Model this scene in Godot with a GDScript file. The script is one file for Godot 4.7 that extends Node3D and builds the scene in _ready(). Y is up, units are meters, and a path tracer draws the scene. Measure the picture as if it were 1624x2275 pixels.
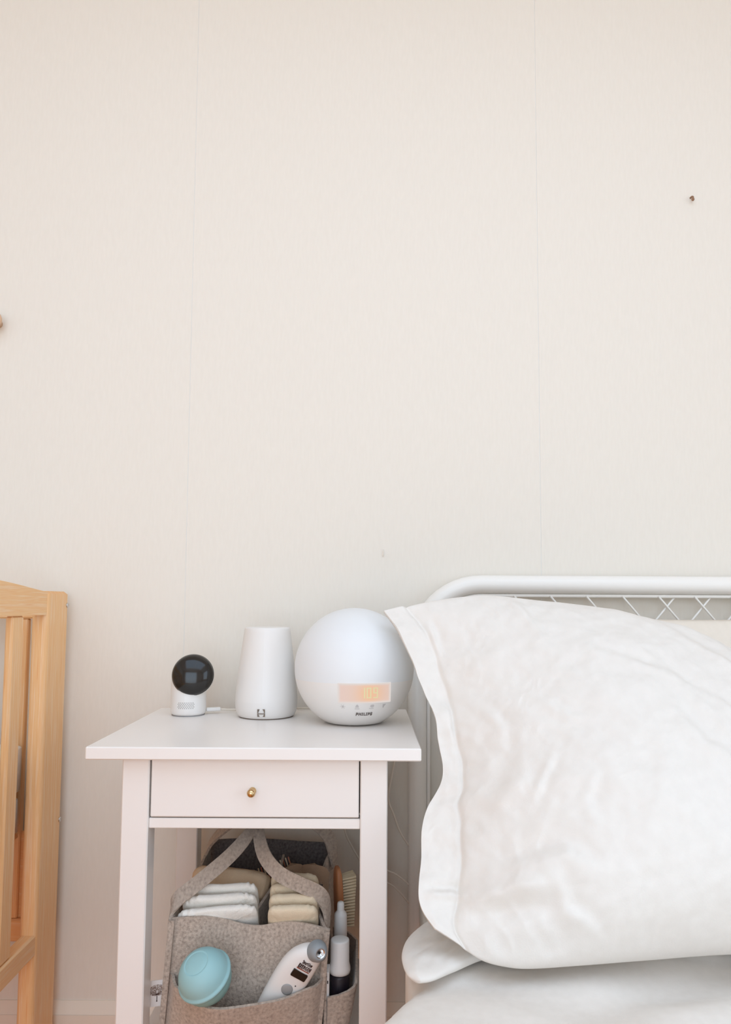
extends Node3D
# A bedroom corner: nightstand with baby things between a pine crib and a white bed.

const WALL_Z := -1.46
const CAM_H := 0.9
var taken := {}
var M := {}

# ------------------------------------------------------------------ naming
func numbered(called: String) -> String:
	if not taken.has(called):
		taken[called] = 0
		return called
	taken[called] += 1
	return "%s_%03d" % [called, taken[called]]

func tag(o: Node3D, label: String, category: String, group := "") -> Node3D:
	o.set_meta("label", label)
	o.set_meta("category", category)
	if group != "":
		o.set_meta("group", group)
	return o

func thing(called: String, label: String, category: String, at := Vector3.ZERO, group := "") -> Node3D:
	var o := Node3D.new()
	o.name = numbered(called)
	o.position = at
	add_child(o)
	tag(o, label, category, group)
	return o

func part(called: String, st: SurfaceTool, mat: Material, parent: Node, stuff := false) -> MeshInstance3D:
	st.generate_normals()
	var m := MeshInstance3D.new()
	m.mesh = st.commit()
	m.material_override = mat
	m.name = called if parent != self else numbered(called)
	parent.add_child(m, true)
	if stuff:
		m.set_meta("kind", "stuff")
	return m

func struct(called: String, st: SurfaceTool, mat: Material, label := "") -> MeshInstance3D:
	var m := part(called, st, mat, self)
	m.set_meta("kind", "structure")
	if label != "":
		m.set_meta("label", label)
	return m

# ------------------------------------------------------------------ mesh helpers (corners are given counter-clockwise seen from outside)
func mb() -> SurfaceTool:
	var st := SurfaceTool.new()
	st.begin(Mesh.PRIMITIVE_TRIANGLES)
	st.set_smooth_group(-1)
	return st

func v3(st: SurfaceTool, p: Vector3, uv := Vector2.ZERO) -> void:
	st.set_uv(uv)
	st.add_vertex(p)

func tri(st: SurfaceTool, a: Vector3, b: Vector3, c: Vector3) -> void:
	v3(st, a); v3(st, c); v3(st, b)

func quad(st: SurfaceTool, a: Vector3, b: Vector3, c: Vector3, d: Vector3, ua := Vector2.ZERO, ub := Vector2.ZERO, uc := Vector2.ZERO, ud := Vector2.ZERO) -> void:
	v3(st, a, ua); v3(st, c, uc); v3(st, b, ub)
	v3(st, a, ua); v3(st, d, ud); v3(st, c, uc)

func oquad(st: SurfaceTool, a: Vector3, b: Vector3, c: Vector3, d: Vector3, away: Vector3) -> void:
	if (b - a).cross(c - a).dot(away) < 0.0:
		quad(st, d, c, b, a)
	else:
		quad(st, a, b, c, d)

# box with chamfered edges
func cbox(st: SurfaceTool, c: Vector3, s: Vector3, r := 0.0015, b := Basis()) -> void:
	st.set_smooth_group(-1)
	var h := s * 0.5
	r = minf(r, minf(h.x, minf(h.y, h.z)) * 0.9)
	var pt := func(k: int, sg: Vector3) -> Vector3:
		var q := h - Vector3.ONE * r
		q[k] = h[k]
		return c + b * (q * sg)
	for k in 3:
		for s0: float in [-1.0, 1.0]:
			var u := (k + 1) % 3
			var w := (k + 2) % 3
			var ps := []
			for e: Vector2 in [Vector2(-1, -1), Vector2(1, -1), Vector2(1, 1), Vector2(-1, 1)]:
				var sg := Vector3.ONE
				sg[k] = s0; sg[u] = e.x; sg[w] = e.y
				ps.append(pt.call(k, sg))
			var out := Vector3.ZERO
			out[k] = s0
			oquad(st, ps[0], ps[1], ps[2], ps[3], b * out)
	for k in 3:
		var u := (k + 1) % 3
		var w := (k + 2) % 3
		for su: float in [-1.0, 1.0]:
			for sw: float in [-1.0, 1.0]:
				var a := Vector3.ONE
				a[u] = su; a[w] = sw; a[k] = -1.0
				var e := a
				e[k] = 1.0
				var out := Vector3.ZERO
				out[u] = su; out[w] = sw
				oquad(st, pt.call(u, a), pt.call(u, e), pt.call(w, e), pt.call(w, a), b * out)
	for sx: float in [-1.0, 1.0]:
		for sy: float in [-1.0, 1.0]:
			for sz: float in [-1.0, 1.0]:
				var sg := Vector3(sx, sy, sz)
				var p0: Vector3 = pt.call(0, sg)
				var p1: Vector3 = pt.call(1, sg)
				var p2: Vector3 = pt.call(2, sg)
				if (p1 - p0).cross(p2 - p0).dot(b * sg) < 0.0:
					tri(st, p0, p2, p1)
				else:
					tri(st, p0, p1, p2)

func box2(st: SurfaceTool, lo: Vector3, hi: Vector3, r := 0.0015) -> void:
	cbox(st, (lo + hi) * 0.5, hi - lo, r)

# a profile (radius, height) turned about the local y axis
func lathe(st: SurfaceTool, prof: PackedVector2Array, seg := 48, xf := Transform3D(), smooth := 1) -> void:
	st.set_smooth_group(smooth)
	for i in prof.size() - 1:
		for j in seg:
			var t0 := TAU * j / seg
			var t1 := TAU * (j + 1) / seg
			var a := xf * Vector3(prof[i].x * sin(t0), prof[i].y, prof[i].x * cos(t0))
			var b := xf * Vector3(prof[i].x * sin(t1), prof[i].y, prof[i].x * cos(t1))
			var c := xf * Vector3(prof[i + 1].x * sin(t1), prof[i + 1].y, prof[i + 1].x * cos(t1))
			var d := xf * Vector3(prof[i + 1].x * sin(t0), prof[i + 1].y, prof[i + 1].x * cos(t0))
			if prof[i].x < 1e-6:
				tri(st, a, c, d)
			elif prof[i + 1].x < 1e-6:
				tri(st, a, b, c)
			else:
				quad(st, a, b, c, d)
	st.set_smooth_group(-1)

# smooth curve through points
func curve(ps: PackedVector3Array, n: int) -> PackedVector3Array:
	var out := PackedVector3Array()
	var m := ps.size()
	for i in m - 1:
		var p0 := ps[maxi(i - 1, 0)]
		var p3 := ps[mini(i + 2, m - 1)]
		for k in n:
			out.append(ps[i].cubic_interpolate(ps[i + 1], p0, p3, float(k) / n))
	out.append(ps[m - 1])
	return out

func curve2(ps: PackedVector2Array, t: float) -> Vector2:
	var m := ps.size()
	var x := clampf(t, 0.0, 1.0) * (m - 1)
	var i := mini(int(x), m - 2)
	return ps[i].cubic_interpolate(ps[i + 1], ps[maxi(i - 1, 0)], ps[mini(i + 2, m - 1)], x - i)

# round tube along points
func tube(st: SurfaceTool, ps: PackedVector3Array, r: float, seg := 12, taper := 1.0) -> void:
	var n := ps.size()
	var side := Vector3.ZERO
	var rings := []
	for i in n:
		var t := (ps[mini(i + 1, n - 1)] - ps[maxi(i - 1, 0)]).normalized()
		if i == 0:
			side = t.cross(Vector3.UP if absf(t.y) < 0.9 else Vector3.RIGHT).normalized()
		else:
			side = (side - t * side.dot(t)).normalized()
		var up := side.cross(t).normalized()
		var ring := PackedVector3Array()
		var rr := r * lerpf(1.0, taper, float(i) / (n - 1))
		for k in seg:
			var a := TAU * k / seg
			ring.append(ps[i] + (side * cos(a) + up * sin(a)) * rr)
		rings.append(ring)
	st.set_smooth_group(1)
	for i in n - 1:
		for k in seg:
			var k2 := (k + 1) % seg
			oquad(st, rings[i][k], rings[i][k2], rings[i + 1][k2], rings[i + 1][k], (rings[i][k] + rings[i][k2]) * 0.5 - ps[i])
	st.set_smooth_group(-1)
	for e in 2:
		var i := 0 if e == 0 else n - 1
		var out := ps[0] - ps[1] if e == 0 else ps[n - 1] - ps[n - 2]
		for k in seg:
			var a: Vector3 = rings[i][k]
			var b: Vector3 = rings[i][(k + 1) % seg]
			if (a - ps[i]).cross(b - ps[i]).dot(out) < 0.0:
				tri(st, ps[i], b, a)
			else:
				tri(st, ps[i], a, b)

# a sheet with thickness: f(u, v) is its middle surface; right-handed u x v points to the front
func sheet(st: SurfaceTool, f: Callable, nu: int, nv: int, th: float, flip := false) -> void:
	var p := []
	for i in nu + 1:
		var row := PackedVector3Array()
		for j in nv + 1:
			row.append(f.call(float(i) / nu, float(j) / nv))
		p.append(row)
	var fr := []
	var bk := []
	for i in nu + 1:
		var r0 := PackedVector3Array()
		var r1 := PackedVector3Array()
		for j in nv + 1:
			var du: Vector3 = p[mini(i + 1, nu)][j] - p[maxi(i - 1, 0)][j]
			var dv: Vector3 = p[i][mini(j + 1, nv)] - p[i][maxi(j - 1, 0)]
			var n := du.cross(dv).normalized()
			r0.append(p[i][j] + n * th * 0.5)
			r1.append(p[i][j] - n * th * 0.5)
		fr.append(r0)
		bk.append(r1)
	st.set_smooth_group(1)
	for i in nu:
		for j in nv:
			var ua := Vector2(float(i) / nu, 1.0 - float(j) / nv)
			var ub := Vector2(float(i + 1) / nu, 1.0 - float(j) / nv)
			var uc := Vector2(float(i + 1) / nu, 1.0 - float(j + 1) / nv)
			var ud := Vector2(float(i) / nu, 1.0 - float(j + 1) / nv)
			quad(st, fr[i][j], fr[i + 1][j], fr[i + 1][j + 1], fr[i][j + 1], ua, ub, uc, ud)
	st.set_smooth_group(2)
	for i in nu:
		for j in nv:
			quad(st, bk[i][j + 1], bk[i + 1][j + 1], bk[i + 1][j], bk[i][j])
	st.set_smooth_group(3)
	for i in nu:
		quad(st, bk[i][0], bk[i + 1][0], fr[i + 1][0], fr[i][0])
		quad(st, fr[i][nv], fr[i + 1][nv], bk[i + 1][nv], bk[i][nv])
	for j in nv:
		quad(st, fr[0][j], fr[0][j + 1], bk[0][j + 1], bk[0][j])
		quad(st, bk[nu][j], bk[nu][j + 1], fr[nu][j + 1], fr[nu][j])
	st.set_smooth_group(-1)

# a flat strap: middle line and the direction across at each control point
func strap(st: SurfaceTool, ps: PackedVector3Array, across: PackedVector3Array, w: float, th: float, n := 10) -> void:
	var mid := curve(ps, n)
	var ac := curve(across, n)
	var m := mid.size() - 1
	sheet(st, func(u: float, v: float) -> Vector3:
		var i := clampi(roundi(u * m), 0, m)
		var k := (v - 0.5) * 2.0
		return mid[i] + ac[i].normalized() * k * w * 0.5, m, 6, th)

# soft closed slab: rounded pad with own bulge (diapers, mattresses); xf places a unit pad of size s centred at the origin
func pad(st: SurfaceTool, s: Vector3, e: float, xf: Transform3D, wob := 0.0, seed_ := 1, nu := 40, nv := 20) -> void:
	var nz := FastNoiseLite.new()
	nz.seed = seed_
	nz.frequency = 1.0
	st.set_smooth_group(1)
	var g := []
	for i in nv + 1:
		var row := PackedVector3Array()
		var ph := PI * (float(i) / nv - 0.5)
		for j in nu:
			var th := TAU * j / nu
			var c := signf(cos(ph)) * pow(absf(cos(ph)), e)
			var q := Vector3(c * signf(sin(th)) * pow(absf(sin(th)), e), signf(sin(ph)) * pow(absf(sin(ph)), e), c * signf(cos(th)) * pow(absf(cos(th)), e))
			q = q * s * 0.5
			if wob > 0.0:
				q += q.normalized() * wob * nz.get_noise_3d(q.x * 60.0, q.y * 60.0, q.z * 60.0)
			row.append(xf * q)
		g.append(row)
	for i in nv:
		for j in nu:
			var k := (j + 1) % nu
			if i == 0:
				tri(st, g[0][0], g[1][k], g[1][j])
			elif i == nv - 1:
				tri(st, g[i][j], g[i][k], g[nv][0])
			else:
				quad(st, g[i][j], g[i][k], g[i + 1][k], g[i + 1][j])
	st.set_smooth_group(-1)

# polygon with depth in the local xy plane, z from 0 to d
func plate(st: SurfaceTool, poly: PackedVector2Array, d: float, xf: Transform3D) -> void:
	if Geometry2D.is_polygon_clockwise(poly):
		poly.reverse()
	var ix := Geometry2D.triangulate_polygon(poly)
	for i in range(0, ix.size(), 3):
		var t := [poly[ix[i]], poly[ix[i + 1]], poly[ix[i + 2]]]
		if (t[1] - t[0]).cross(t[2] - t[0]) < 0.0:
			t = [t[0], t[2], t[1]]
		tri(st, xf * Vector3(t[0].x, t[0].y, d), xf * Vector3(t[1].x, t[1].y, d), xf * Vector3(t[2].x, t[2].y, d))
		tri(st, xf * Vector3(t[0].x, t[0].y, 0), xf * Vector3(t[2].x, t[2].y, 0), xf * Vector3(t[1].x, t[1].y, 0))
	for i in poly.size():
		var a := poly[i]
		var b := poly[(i + 1) % poly.size()]
		quad(st, xf * Vector3(a.x, a.y, 0), xf * Vector3(b.x, b.y, 0), xf * Vector3(b.x, b.y, d), xf * Vector3(a.x, a.y, d))

# rounded rectangle outline
func rrect(w: float, h: float, r: float, n := 5) -> PackedVector2Array:
	var p := PackedVector2Array()
	for k in 4:
		var c := Vector2((w * 0.5 - r) * (1 if k in [0, 3] else -1), (h * 0.5 - r) * (1 if k in [0, 1] else -1))
		for i in n + 1:
			p.append(c + Vector2.from_angle(PI * 0.5 * (k + float(i) / n)) * r)
	return p

func text_part(called: String, s: String, height: float, depth: float, xf: Transform3D, mat: Material, parent: Node, width := 0.0, bold := true) -> void:
	var t := TextMesh.new()
	var f := SystemFont.new()
	f.font_names = PackedStringArray(["Droid Sans"])
	if bold:
		f.font_weight = 700
	t.font = f
	t.text = s
	t.font_size = 64
	t.pixel_size = height / 46.0
	t.depth = depth
	var m := MeshInstance3D.new()
	m.mesh = t
	m.material_override = mat
	m.name = called
	var bb := t.get_aabb()
	if width > 0.0 and bb.size.x > 0.0:
		xf = xf * Transform3D(Basis.from_scale(Vector3(width / bb.size.x, 1, 1)), Vector3.ZERO)
	m.transform = xf
	parent.add_child(m, true)

# ------------------------------------------------------------------ materials
func noise_tex(size: int, freq: float, oct: int, ramp: Array, seed_ := 1, kind := FastNoiseLite.TYPE_SIMPLEX_SMOOTH) -> NoiseTexture2D:
	var n := FastNoiseLite.new()
	n.noise_type = kind
	n.frequency = freq
	n.fractal_octaves = oct
	n.seed = seed_
	var t := NoiseTexture2D.new()
	t.width = size
	t.height = size
	t.seamless = true
	t.noise = n
	var g := Gradient.new()
	var offs := PackedFloat32Array()
	var cols := PackedColorArray()
	for i in ramp.size():
		offs.append(float(i) / (ramp.size() - 1))
		cols.append(ramp[i])
	g.offsets = offs
	g.colors = cols
	t.color_ramp = g
	return t

func plain(c: Color, rough := 0.6, metal := 0.0) -> StandardMaterial3D:
	var m := StandardMaterial3D.new()
	m.albedo_color = c
	m.roughness = rough
	m.metallic = metal
	return m

func c8(r: int, g: int, b: int) -> Color:
	return Color(r / 255.0, g / 255.0, b / 255.0)

func triplanar(m: StandardMaterial3D, tex: Texture2D, scale: Vector3, bump: Texture2D = null, cm := 0.0) -> StandardMaterial3D:
	m.albedo_texture = tex
	m.uv1_triplanar = true
	m.uv1_world_triplanar = true
	m.uv1_scale = scale
	if bump:
		m.heightmap_enabled = true
		m.heightmap_texture = bump
		m.heightmap_scale = cm
	return m

func materials() -> void:
	var grey_ramp := [Color(0, 0, 0), Color(1, 1, 1)]
	var fine := noise_tex(512, 0.06, 3, grey_ramp, 3)
	# wallpaper: off-white, faint vertical threads
	var paper := noise_tex(512, 0.03, 3, [Color(0.988, 0.986, 0.983), Color(1, 1, 1)], 5)
	M.paper = triplanar(plain(c8(244, 235, 222), 0.85), paper, Vector3(9, 1.6, 9), fine, 0.004)
	M.plaster = plain(c8(250, 247, 242), 0.9)
	M.room = plain(c8(246, 240, 232), 0.9)
	M.ceiling = plain(c8(248, 245, 240), 0.9)
	M.skirting = plain(c8(246, 232, 214), 0.5)
	# floor: honey pine boards, off frame
	var plank := noise_tex(512, 0.02, 4, [c8(222, 140, 66), c8(238, 158, 82), c8(230, 148, 72)], 8)
	M.floor = triplanar(plain(Color.WHITE, 0.5), plank, Vector3(6, 6, 0.6))
	# crib pine: grain along y, and along z
	var pine := noise_tex(512, 0.012, 4, [c8(242, 172, 110), c8(252, 205, 150), c8(249, 195, 136), c8(254, 214, 170), c8(244, 180, 118)], 11)
	M.pine_up = triplanar(plain(Color.WHITE, 0.42), pine, Vector3(20, 0.7, 20))
	M.pine_along = triplanar(plain(Color.WHITE, 0.42), pine, Vector3(20, 20, 0.7))
	M.pine_across = triplanar(plain(Color.WHITE, 0.42), pine, Vector3(0.7, 20, 20))
	M.lacquer = plain(c8(244, 236, 229), 0.32)
	M.drawer_inside = plain(c8(70, 60, 52), 0.8)
	M.brass = plain(c8(214, 186, 140), 0.16, 1.0)
	M.steel = plain(c8(215, 215, 215), 0.22, 1.0)
	M.plastic = plain(c8(240, 234, 228), 0.4)
	M.plastic_cool = plain(c8(236, 235, 234), 0.45)
	M.plastic_grey = plain(c8(150, 147, 145), 0.6)
	M.print_taupe = plain(c8(128, 112, 98), 0.8)
	M.print_grey = plain(c8(120, 110, 104), 0.8)
	M.print_pale = plain(c8(205, 198, 194), 0.8)
	M.print_dark = plain(c8(52, 36, 34), 0.8)
	M.black_gloss = plain(c8(30, 27, 24), 0.13)
	M.black = plain(c8(28, 24, 24), 0.5)
	M.metal_white = plain(c8(250, 244, 236), 0.3)
	# felt
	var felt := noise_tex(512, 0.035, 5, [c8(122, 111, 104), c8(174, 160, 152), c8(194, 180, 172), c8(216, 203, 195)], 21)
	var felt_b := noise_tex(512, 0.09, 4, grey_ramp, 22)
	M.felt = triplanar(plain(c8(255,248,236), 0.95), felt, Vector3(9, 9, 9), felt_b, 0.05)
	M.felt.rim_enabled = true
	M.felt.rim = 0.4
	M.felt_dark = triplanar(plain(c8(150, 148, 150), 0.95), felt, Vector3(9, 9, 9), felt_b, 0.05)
	# cloths
	var weave := noise_tex(512, 0.11, 3, grey_ramp, 31)
	var cot := noise_tex(256, 0.03, 3, [Color(0.975, 0.972, 0.968), Color(1, 1, 1)], 32)
	M.linen = triplanar(plain(c8(244, 236, 227), 0.85), cot, Vector3(6, 6, 6), weave, 0.012)
	M.linen.backlight_enabled = true
	M.linen.backlight = Color(0.25, 0.25, 0.25)
	M.linen_warm = triplanar(plain(c8(243, 231, 216), 0.88), cot, Vector3(6, 6, 6), weave, 0.012)
	M.diaper = triplanar(plain(c8(252, 244, 233), 0.9), cot, Vector3(12, 12, 12), weave, 0.05)
	M.diaper_cream = triplanar(plain(c8(240, 220, 190), 0.9), cot, Vector3(12, 12, 12), weave, 0.05)
	M.cloth_beige = triplanar(plain(c8(238, 208, 174), 0.92), cot, Vector3(12, 12, 12), weave, 0.05)
	M.muslin = triplanar(plain(c8(196, 162, 134), 0.92), cot, Vector3(12, 12, 12), weave, 0.08)
	M.teal = plain(c8(158, 200, 202), 0.5)
	M.teal_low = plain(c8(140, 184, 182), 0.5)
	M.copper = plain(c8(196, 118, 84), 0.35)
	M.beech = plain(c8(196, 128, 84), 0.5)
	M.bristle = plain(c8(226, 205, 172), 0.8)
	M.cord = plain(c8(235, 222, 206), 0.55)
	M.peg = plain(c8(222, 184, 152), 0.55)
	M.nail = plain(c8(150, 112, 84), 0.5)

# ------------------------------------------------------------------ the scene
func _ready() -> void:
	camera_and_light()
	materials()
	room()
	bed()
	crib()
	nightstand()
	caddy()
	baby_monitor()
	sound_machine()
	wake_up_light()
	contents()
	cords_and_small()

func camera_and_light() -> void:
	var cam := Camera3D.new()
	cam.name = "camera"
	var pitch := atan(121.0 / 1620.0)
	var roll := 0.0055
	var fwd := Vector3(0, sin(pitch), -cos(pitch))
	var up := Vector3(0, cos(pitch), sin(pitch))
	var r2 := Vector3.RIGHT * cos(roll) + up * sin(roll)
	var u2 := Vector3.RIGHT * -sin(roll) + up * cos(roll)
	cam.transform = Transform3D(Basis(r2, u2, -fwd), Vector3(0, CAM_H, 0))
	var near := 0.05
	cam.set_frustum(near * 2275.0 / 1620.0, Vector2(0, near * 80.5 / 1620.0), near, 60.0)
	add_child(cam)
	cam.current = true

	var env := Environment.new()
	env.background_mode = Environment.BG_SKY
	var sky := Sky.new()
	var sm := ProceduralSkyMaterial.new()
	sm.sky_top_color = Color(0.62, 0.74, 0.92)
	sm.sky_horizon_color = Color(0.88, 0.91, 0.95)
	sm.ground_horizon_color = Color(0.70, 0.69, 0.66)
	sm.ground_bottom_color = Color(0.45, 0.43, 0.40)
	sky.sky_material = sm
	env.sky = sky
	env.background_energy_multiplier = 0.8
	env.tonemap_mode = Environment.TONE_MAPPER_LINEAR
	env.tonemap_exposure = 0.895
	env.sdfgi_enabled = true
	env.ssao_enabled = true
	env.ssil_enabled = true
	var we := WorldEnvironment.new()
	we.name = "world"
	we.environment = env
	add_child(we)

	daylight("front_window_daylight", Vector3(-0.2, 1.18, 2.34), Vector3(0, 0, -1), Vector2(2.1, 2.1), 4.4)
	daylight("side_window_daylight", Vector3(2.54, 1.45, 1.1), Vector3(-1, 0, 0), Vector2(1.7, 1.6), 2.1)
	daylight("roof_window_daylight", Vector3(0.15, 2.49, 0.35), Vector3(0, -1, 0), Vector2(2.4, 1.9), 2.8)

func daylight(called: String, at: Vector3, to: Vector3, size: Vector2, energy: float) -> void:
	var l := AreaLight3D.new()
	l.name = called
	l.area_size = size
	l.light_color = Color(0.865, 0.937, 1.0)
	l.light_energy = energy
	l.area_range = 12.0
	l.area_attenuation = 2.0
	l.shadow_enabled = true
	l.transform = Transform3D(Basis.looking_at(to, Vector3.UP if absf(to.y) < 0.9 else Vector3.FORWARD), at)
	add_child(l)

func room() -> void:
	# back wall: plaster with four drops of wallpaper, hairline seams between them
	var st := mb()
	box2(st, Vector3(-2.1, 0, WALL_Z - 0.15), Vector3(2.75, 2.5, WALL_Z - 0.0008), 0.0005)
	var back := struct("wall_back", st, M.plaster, "off-white papered wall behind the bed and nightstand")
	var xs := [-2.1, -1.0722, -0.36, 0.3527, 1.065, 2.75]
	for i in xs.size() - 1:
		st = mb()
		box2(st, Vector3(xs[i] + 0.0005, 0.002, WALL_Z - 0.0007), Vector3(xs[i + 1] - 0.0005, 2.498, WALL_Z), 0.0003)
		part("wallpaper_strip", st, M.paper, back)
	# a small lifted tear in the paper
	st = mb()
	sheet(st, func(u: float, v: float) -> Vector3: return Vector3(0.0335 + 0.003 * u, 0.993 + 0.014 * v, WALL_Z + 0.0008 + 0.004 * u * u * (1.2 - v)), 4, 6, 0.0004)
	part("paper_tear", st, M.paper, back)
	# skirting board
	st = mb()
	box2(st, Vector3(-2.0, 0, WALL_Z), Vector3(2.6, 0.116, WALL_Z + 0.012), 0.001)
	var sk := struct("baseboard_back", st, M.skirting, "pale skirting board along the papered wall")
	st = mb()
	quad(st, Vector3(-2.0, 0.116, WALL_Z + 0.012), Vector3(2.6, 0.116, WALL_Z + 0.012), Vector3(2.6, 0.137, WALL_Z + 0.002), Vector3(-2.0, 0.137, WALL_Z + 0.002))
	quad(st, Vector3(-2.0, 0.137, WALL_Z + 0.002), Vector3(2.6, 0.137, WALL_Z + 0.002), Vector3(2.6, 0.137, WALL_Z), Vector3(-2.0, 0.137, WALL_Z))
	part("bevelled_top", st, M.skirting, sk)
	# the rest of the room, behind the camera
	st = mb()
	box2(st, Vector3(-2.1, -0.1, WALL_Z - 0.15), Vector3(2.75, 0, 2.6))
	struct("floor", st, M.floor, "honey brown wooden floor")
	st = mb()
	box2(st, Vector3(-2.1, 2.5, WALL_Z - 0.15), Vector3(2.75, 2.62, -0.65))
	box2(st, Vector3(-2.1, 2.5, 1.35), Vector3(2.75, 2.62, 2.6))
	box2(st, Vector3(-2.1, 2.5, -0.65), Vector3(-1.1, 2.62, 1.35))
	box2(st, Vector3(1.4, 2.5, -0.65), Vector3(2.75, 2.62, 1.35))
	struct("ceiling", st, M.ceiling, "white ceiling")
	st = mb()
	box2(st, Vector3(-2.1, 0, WALL_Z), Vector3(-2.0, 2.5, 2.6))
	struct("wall_left", st, M.room, "off-white wall on the crib side")
	st = mb()
	box2(st, Vector3(2.6, 0, WALL_Z), Vector3(2.75, 0.6, 2.6))
	box2(st, Vector3(2.6, 2.3, WALL_Z), Vector3(2.75, 2.5, 2.6))
	box2(st, Vector3(2.6, 0.6, WALL_Z), Vector3(2.75, 2.3, 0.2))
	box2(st, Vector3(2.6, 0.6, 2.0), Vector3(2.75, 2.3, 2.6))
	struct("wall_right", st, M.room, "off-white wall with a window beside the bed")
	st = mb()
	box2(st, Vector3(-2.0, 0, 2.4), Vector3(2.6, 0.08, 2.55))
	box2(st, Vector3(-2.0, 2.3, 2.4), Vector3(2.6, 2.5, 2.55))
	box2(st, Vector3(-2.0, 0.08, 2.4), Vector3(-1.3, 2.3, 2.55))
	box2(st, Vector3(0.9, 0.08, 2.4), Vector3(2.6, 2.3, 2.55))
	struct("wall_front", st, M.room, "off-white wall with the main window")
	window("window_1", Vector3(-0.2, 1.19, 2.47), Basis(), Vector2(2.2, 2.22))
	window("window_2", Vector3(2.67, 1.45, 1.1), Basis(Vector3.UP, PI / 2), Vector2(1.8, 1.7))
	window("window_3", Vector3(0.15, 2.56, 0.35), Basis(Vector3.RIGHT, PI / 2), Vector2(2.5, 2.0))

func window(called: String, at: Vector3, b: Basis, s: Vector2) -> void:
	var st := mb()
	for k in [-1.0, 0.0, 1.0]:
		cbox(st, at + b * Vector3(k * (s.x * 0.5 - 0.025), 0, 0), Vector3(0.05, s.y, 0.06), 0.003, b)
	for k in [-1.0, 1.0]:
		cbox(st, at + b * Vector3(0, k * (s.y * 0.5 - 0.025), 0), Vector3(s.x, 0.05, 0.055), 0.003, b)
	struct(called, st, M.metal_white, "white window frame")

# ------------------------------------------------------------------ bed
const PS := Vector3(0, 0.812, -0.584)
const PN := Vector3(0, 0.584, 0.812)
const P0 := Vector3(0, 0.455, -0.87)

func seg_dist(p: Vector2, line: Array) -> Vector2:
	# (signed distance, fraction along) to a polyline
	var best := Vector2(9, 0)
	for i in line.size() - 1:
		var a: Vector2 = line[i]
		var b: Vector2 = line[i + 1]
		var t := clampf((p - a).dot(b - a) / (b - a).length_squared(), 0.0, 1.0)
		var q := p - a.lerp(b, t)
		var d := q.length() * (1.0 if (b - a).cross(q) >= 0.0 else -1.0)
		if absf(d) < absf(best.x):
			best = Vector2(d, (i + t) / (line.size() - 1))
	return best

func bed() -> void:
	# frame: one bent white tube as headboard, rods inside it
	var t := thing("bed_frame", "white tubular metal bed frame whose headboard has crossing thin rods, against the wall", "bed frame", Vector3(0, 0, -1.425))
	var ps := PackedVector3Array()
	var xl := 0.1015
	var xr := 1.60
	var yt := 0.937
	var rr := 0.125
	ps.append(Vector3(xl, 0.0, 0)); ps.append(Vector3(xl, 0.4, 0))
	for i in 13:
		var a := PI - PI * 0.5 * i / 12.0
		ps.append(Vector3(xl + rr + cos(a) * rr, yt - rr + sin(a) * rr, 0))
	for i in 13:
		var a := PI * 0.5 - PI * 0.5 * i / 12.0
		ps.append(Vector3(xr - rr + cos(a) * rr, yt - rr + sin(a) * rr, 0))
	ps.append(Vector3(xr, 0.4, 0)); ps.append(Vector3(xr, 0.0, 0))
	var st := mb()
	tube(st, ps, 0.0178, 20)
	part("headboard_tube", st, M.metal_white, t)
	st = mb()
	var ins := 0.0215
	var pi_ := PackedVector3Array([Vector3(xl + ins, 0.30, 0)])
	for i in 13:
		var a := PI - PI * 0.5 * i / 12.0
		pi_.append(Vector3(xl + rr + cos(a) * (rr - ins), yt - rr + sin(a) * (rr - ins), 0))
	for i in 13:
		var a := PI * 0.5 - PI * 0.5 * i / 12.0
		pi_.append(Vector3(xr - rr + cos(a) * (rr - ins), yt - rr + sin(a) * (rr - ins), 0))
	pi_.append(Vector3(xr - ins, 0.30, 0))
	pi_.append(Vector3(xl + ins, 0.30, 0.0))
	tube(st, pi_, 0.0036, 10)
	part("inner_rim", st, M.metal_white, t)
	# crossing rods, as seen: one way along the whole board, the other way further right
	var top := yt - ins
	for i in 17:
		st = mb()
		var x := 0.219 + 0.0703 * i
		var run := minf(0.40, xr - ins - x)
		tube(st, PackedVector3Array([Vector3(x, top, 0.003), Vector3(x + run, top - run * 1.2, 0.003)]), 0.0021, 8)
		part("lattice_rod", st, M.metal_white, t)
	for i in 14:
		st = mb()
		var x := 0.6055 + 0.0703 * i
		if x > xr - ins:
			break
		var run := minf(0.40, x - xl - ins)
		tube(st, PackedVector3Array([Vector3(x, top, -0.003), Vector3(x - run, top - run * 1.2, -0.003)]), 0.0021, 8)
		part("lattice_rod", st, M.metal_white, t)
	for x: float in [0.135, xr - 0.03]:
		st = mb()
		box2(st, Vector3(x - 0.012, 0.30, 0.02), Vector3(x + 0.012, 0.36, 1.95), 0.003)
		part("side_rail", st, M.metal_white, t)
	for i in 9:
		st = mb()
		box2(st, Vector3(0.135, 0.36, 0.08 + i * 0.22), Vector3(xr - 0.03, 0.372, 0.15 + i * 0.22), 0.002)
		part("bed_slat", st, M.pine_across, t)
	for x: float in [0.135, xr - 0.03]:
		st = mb()
		tube(st, PackedVector3Array([Vector3(x, 0, 1.93), Vector3(x, 0.36, 1.93)]), 0.016, 14)
		part("foot", st, M.metal_white, t)

	# mattress with fitted sheet
	st = mb()
	var mat := thing("mattress", "thin mattress in a white fitted sheet, its side showing beside the nightstand", "mattress", Vector3(0.835, 0.373, -0.42))
	pad(st, Vector3(1.50, 0.062, 1.97), 0.16, Transform3D(Basis(), Vector3(0, 0.031, 0)), 0.0, 4, 96, 24)
	part("sheeted_mattress", st, M.linen_warm, mat)

	pillow_front()
	pillow_back()
	pillow_flat()
	duvet()

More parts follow.
